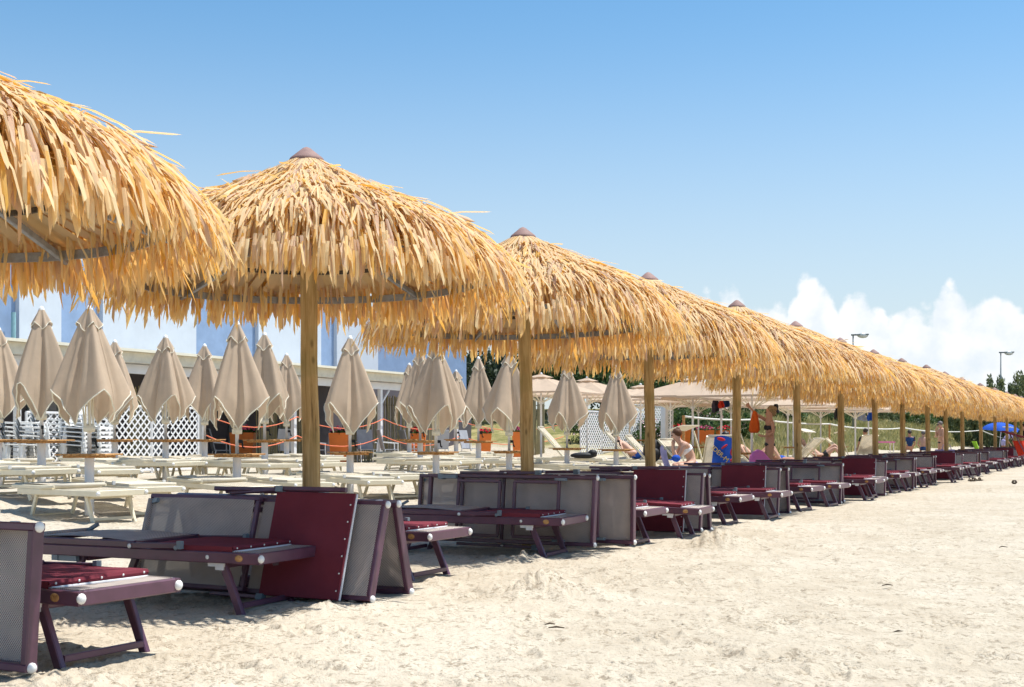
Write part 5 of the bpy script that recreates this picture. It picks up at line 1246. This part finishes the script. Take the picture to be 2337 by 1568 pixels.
# red towel over a raised plum lounger at the right edge
X, Y = AT(2325, 47), 47
draped('beach_towel', M['red'], 'red towel hanging from a raised lounger hood at the right picture edge', 'towel', (X, Y, 0), .2, lambda u, v: Vector(((u-.5)*.5+.25*v, .05*math.sin(8*u), HZ(1006, Y)+(HZ(1042, Y)-HZ(1006, Y))*v*(1-.3*u))))
t = empty('lounger_hood', (X, Y, gz(X, Y))); tag(t, 'raised maroon lounger hood above the red towel at the right edge', 'hood')
b = MB(); b.bar((-.55, .1, HZ(984, Y)), (.2, .1, HZ(998, Y)), .5, .03); b.build('canvas', M['maroon'], t)
for y in (-.14, .34): b = MB(); b.bar((-.2, y, HZ(991, Y)), (.35, y, .2), .03, .04); b.build('arm', M['purple'], t)
# bag and towel on a plum lounger, far right
X, Y = AT(2156, 38.5), 38.5
b = MB(); b.box((0, 0, .16), (.5, .3, .32)); b.tube([(-.15, -.16, .3), (-.1, -.16, .46), (.1, -.16, .46), (.15, -.16, .3)], .012, 6); o = b.build('cool_bag', M['lilac']); o.location = (X, Y, gz(X, Y)+.42); tag(o, 'pale blue bag standing on a plum lounger towards the right', 'bag')
b = MB(); b.ball((0, 0, .06), .36, 14, 8, (1, .7, .3)); o = b.build('folded_towel', M['blue'], None, True); o.location = (X+.05, Y-.35, gz(X, Y)+.36); tag(o, 'crumpled dark blue towel in front of the pale blue bag', 'towel')
X, Y = AT(2224, 62), 62
draped('lime_towel', M['lime'], 'lime green cloth standing up behind the loungers, far right', 'towel', (X, Y, 0), .2, lambda u, v: Vector(((u-.5)*.28+.25*v, .04*math.sin(8*u), HZ(1007, Y)+(HZ(1036, Y)-HZ(1007, Y))*v)))
X, Y = AT(2013, 54), 54
t = empty('side_table', (X, Y, gz(X, Y))); tag(t, 'pink topped table by the eighth parasol pole', 'table'); zt = HZ(1009, Y)-gz(X, Y)
b = MB(); b.box((0, 0, zt), (.95, .6, .06)); b.build('top', M['pink'], t)
for sx in (-1, 1):
    for sy in (-1, 1): b = MB(); b.bar((sx*.42, sy*.25, 0), (sx*.42, sy*.25, zt-.03), .03, .03); b.build('leg', M['white'], t)
# sandals and driftwood on the open sand
def shoe(px, py, yaw, label):
    Y = (CAMH-.02)*2883/(py-1001); X = AT(px, Y); t = empty('sandal', (X, Y, gz(X, Y)+.01), (0, 0, yaw)); tag(t, label, 'sandal', 'sandals left on the sand'); 
    b = MB(); b.ball((0, 0, .015), .14, 14, 6, (1, .38, .16)); b.build('sole', M['stick'], t, True)
    b = MB(); b.tube([(.03, -.055, .02), (.03, -.03, .07), (.03, .03, .07), (.03, .055, .02)], .018, 8); b.tube([(-.07, -.05, .02), (-.09, 0, .07), (-.07, .05, .02)], .012, 8); b.build('strap', M['shoe'], t, True)
shoe(2219, 1097, .3, 'brown sandal on the sand towards the right, left of the pair'); shoe(2233, 1096, .1, 'brown sandal on the sand, right of the pair'); shoe(2315, 1103, 1.2, 'single dark sandal on the sand near the right edge')
g = random.Random(3)
for k, (px, py, L) in enumerate([(1270, 1438, .045), (1255, 1430, .03), (2025, 1340, .04), (2050, 1448, .035), (1600, 1293, .035), (2290, 1252, .04)]):
    Y = CAMH*2883/(py-1001); X = AT(px, Y); b = MB(); a = g.uniform(-.4, .4); pth = [(-L*math.cos(a), -L*math.sin(a), 0), (0, g.gauss(0, .01), .008), (L*math.cos(a), L*math.sin(a), .002)]
    b.tube(pth, [.003, .006, .003], 6); o = b.build('driftwood', M['stick']); o.location = (X, Y, gz(X, Y)+.012); tag(o, 'small dark bit of driftwood on the open sand, %s from the picture bottom' % ORD[1+sorted([1438, 1430, 1340, 1448, 1293, 1252], reverse=True).index(py)], 'driftwood', 'bits of driftwood on the sand')
for k in cream.values():
    for c in list(k.children_recursive)+[k]: bpy.data.objects.remove(c)
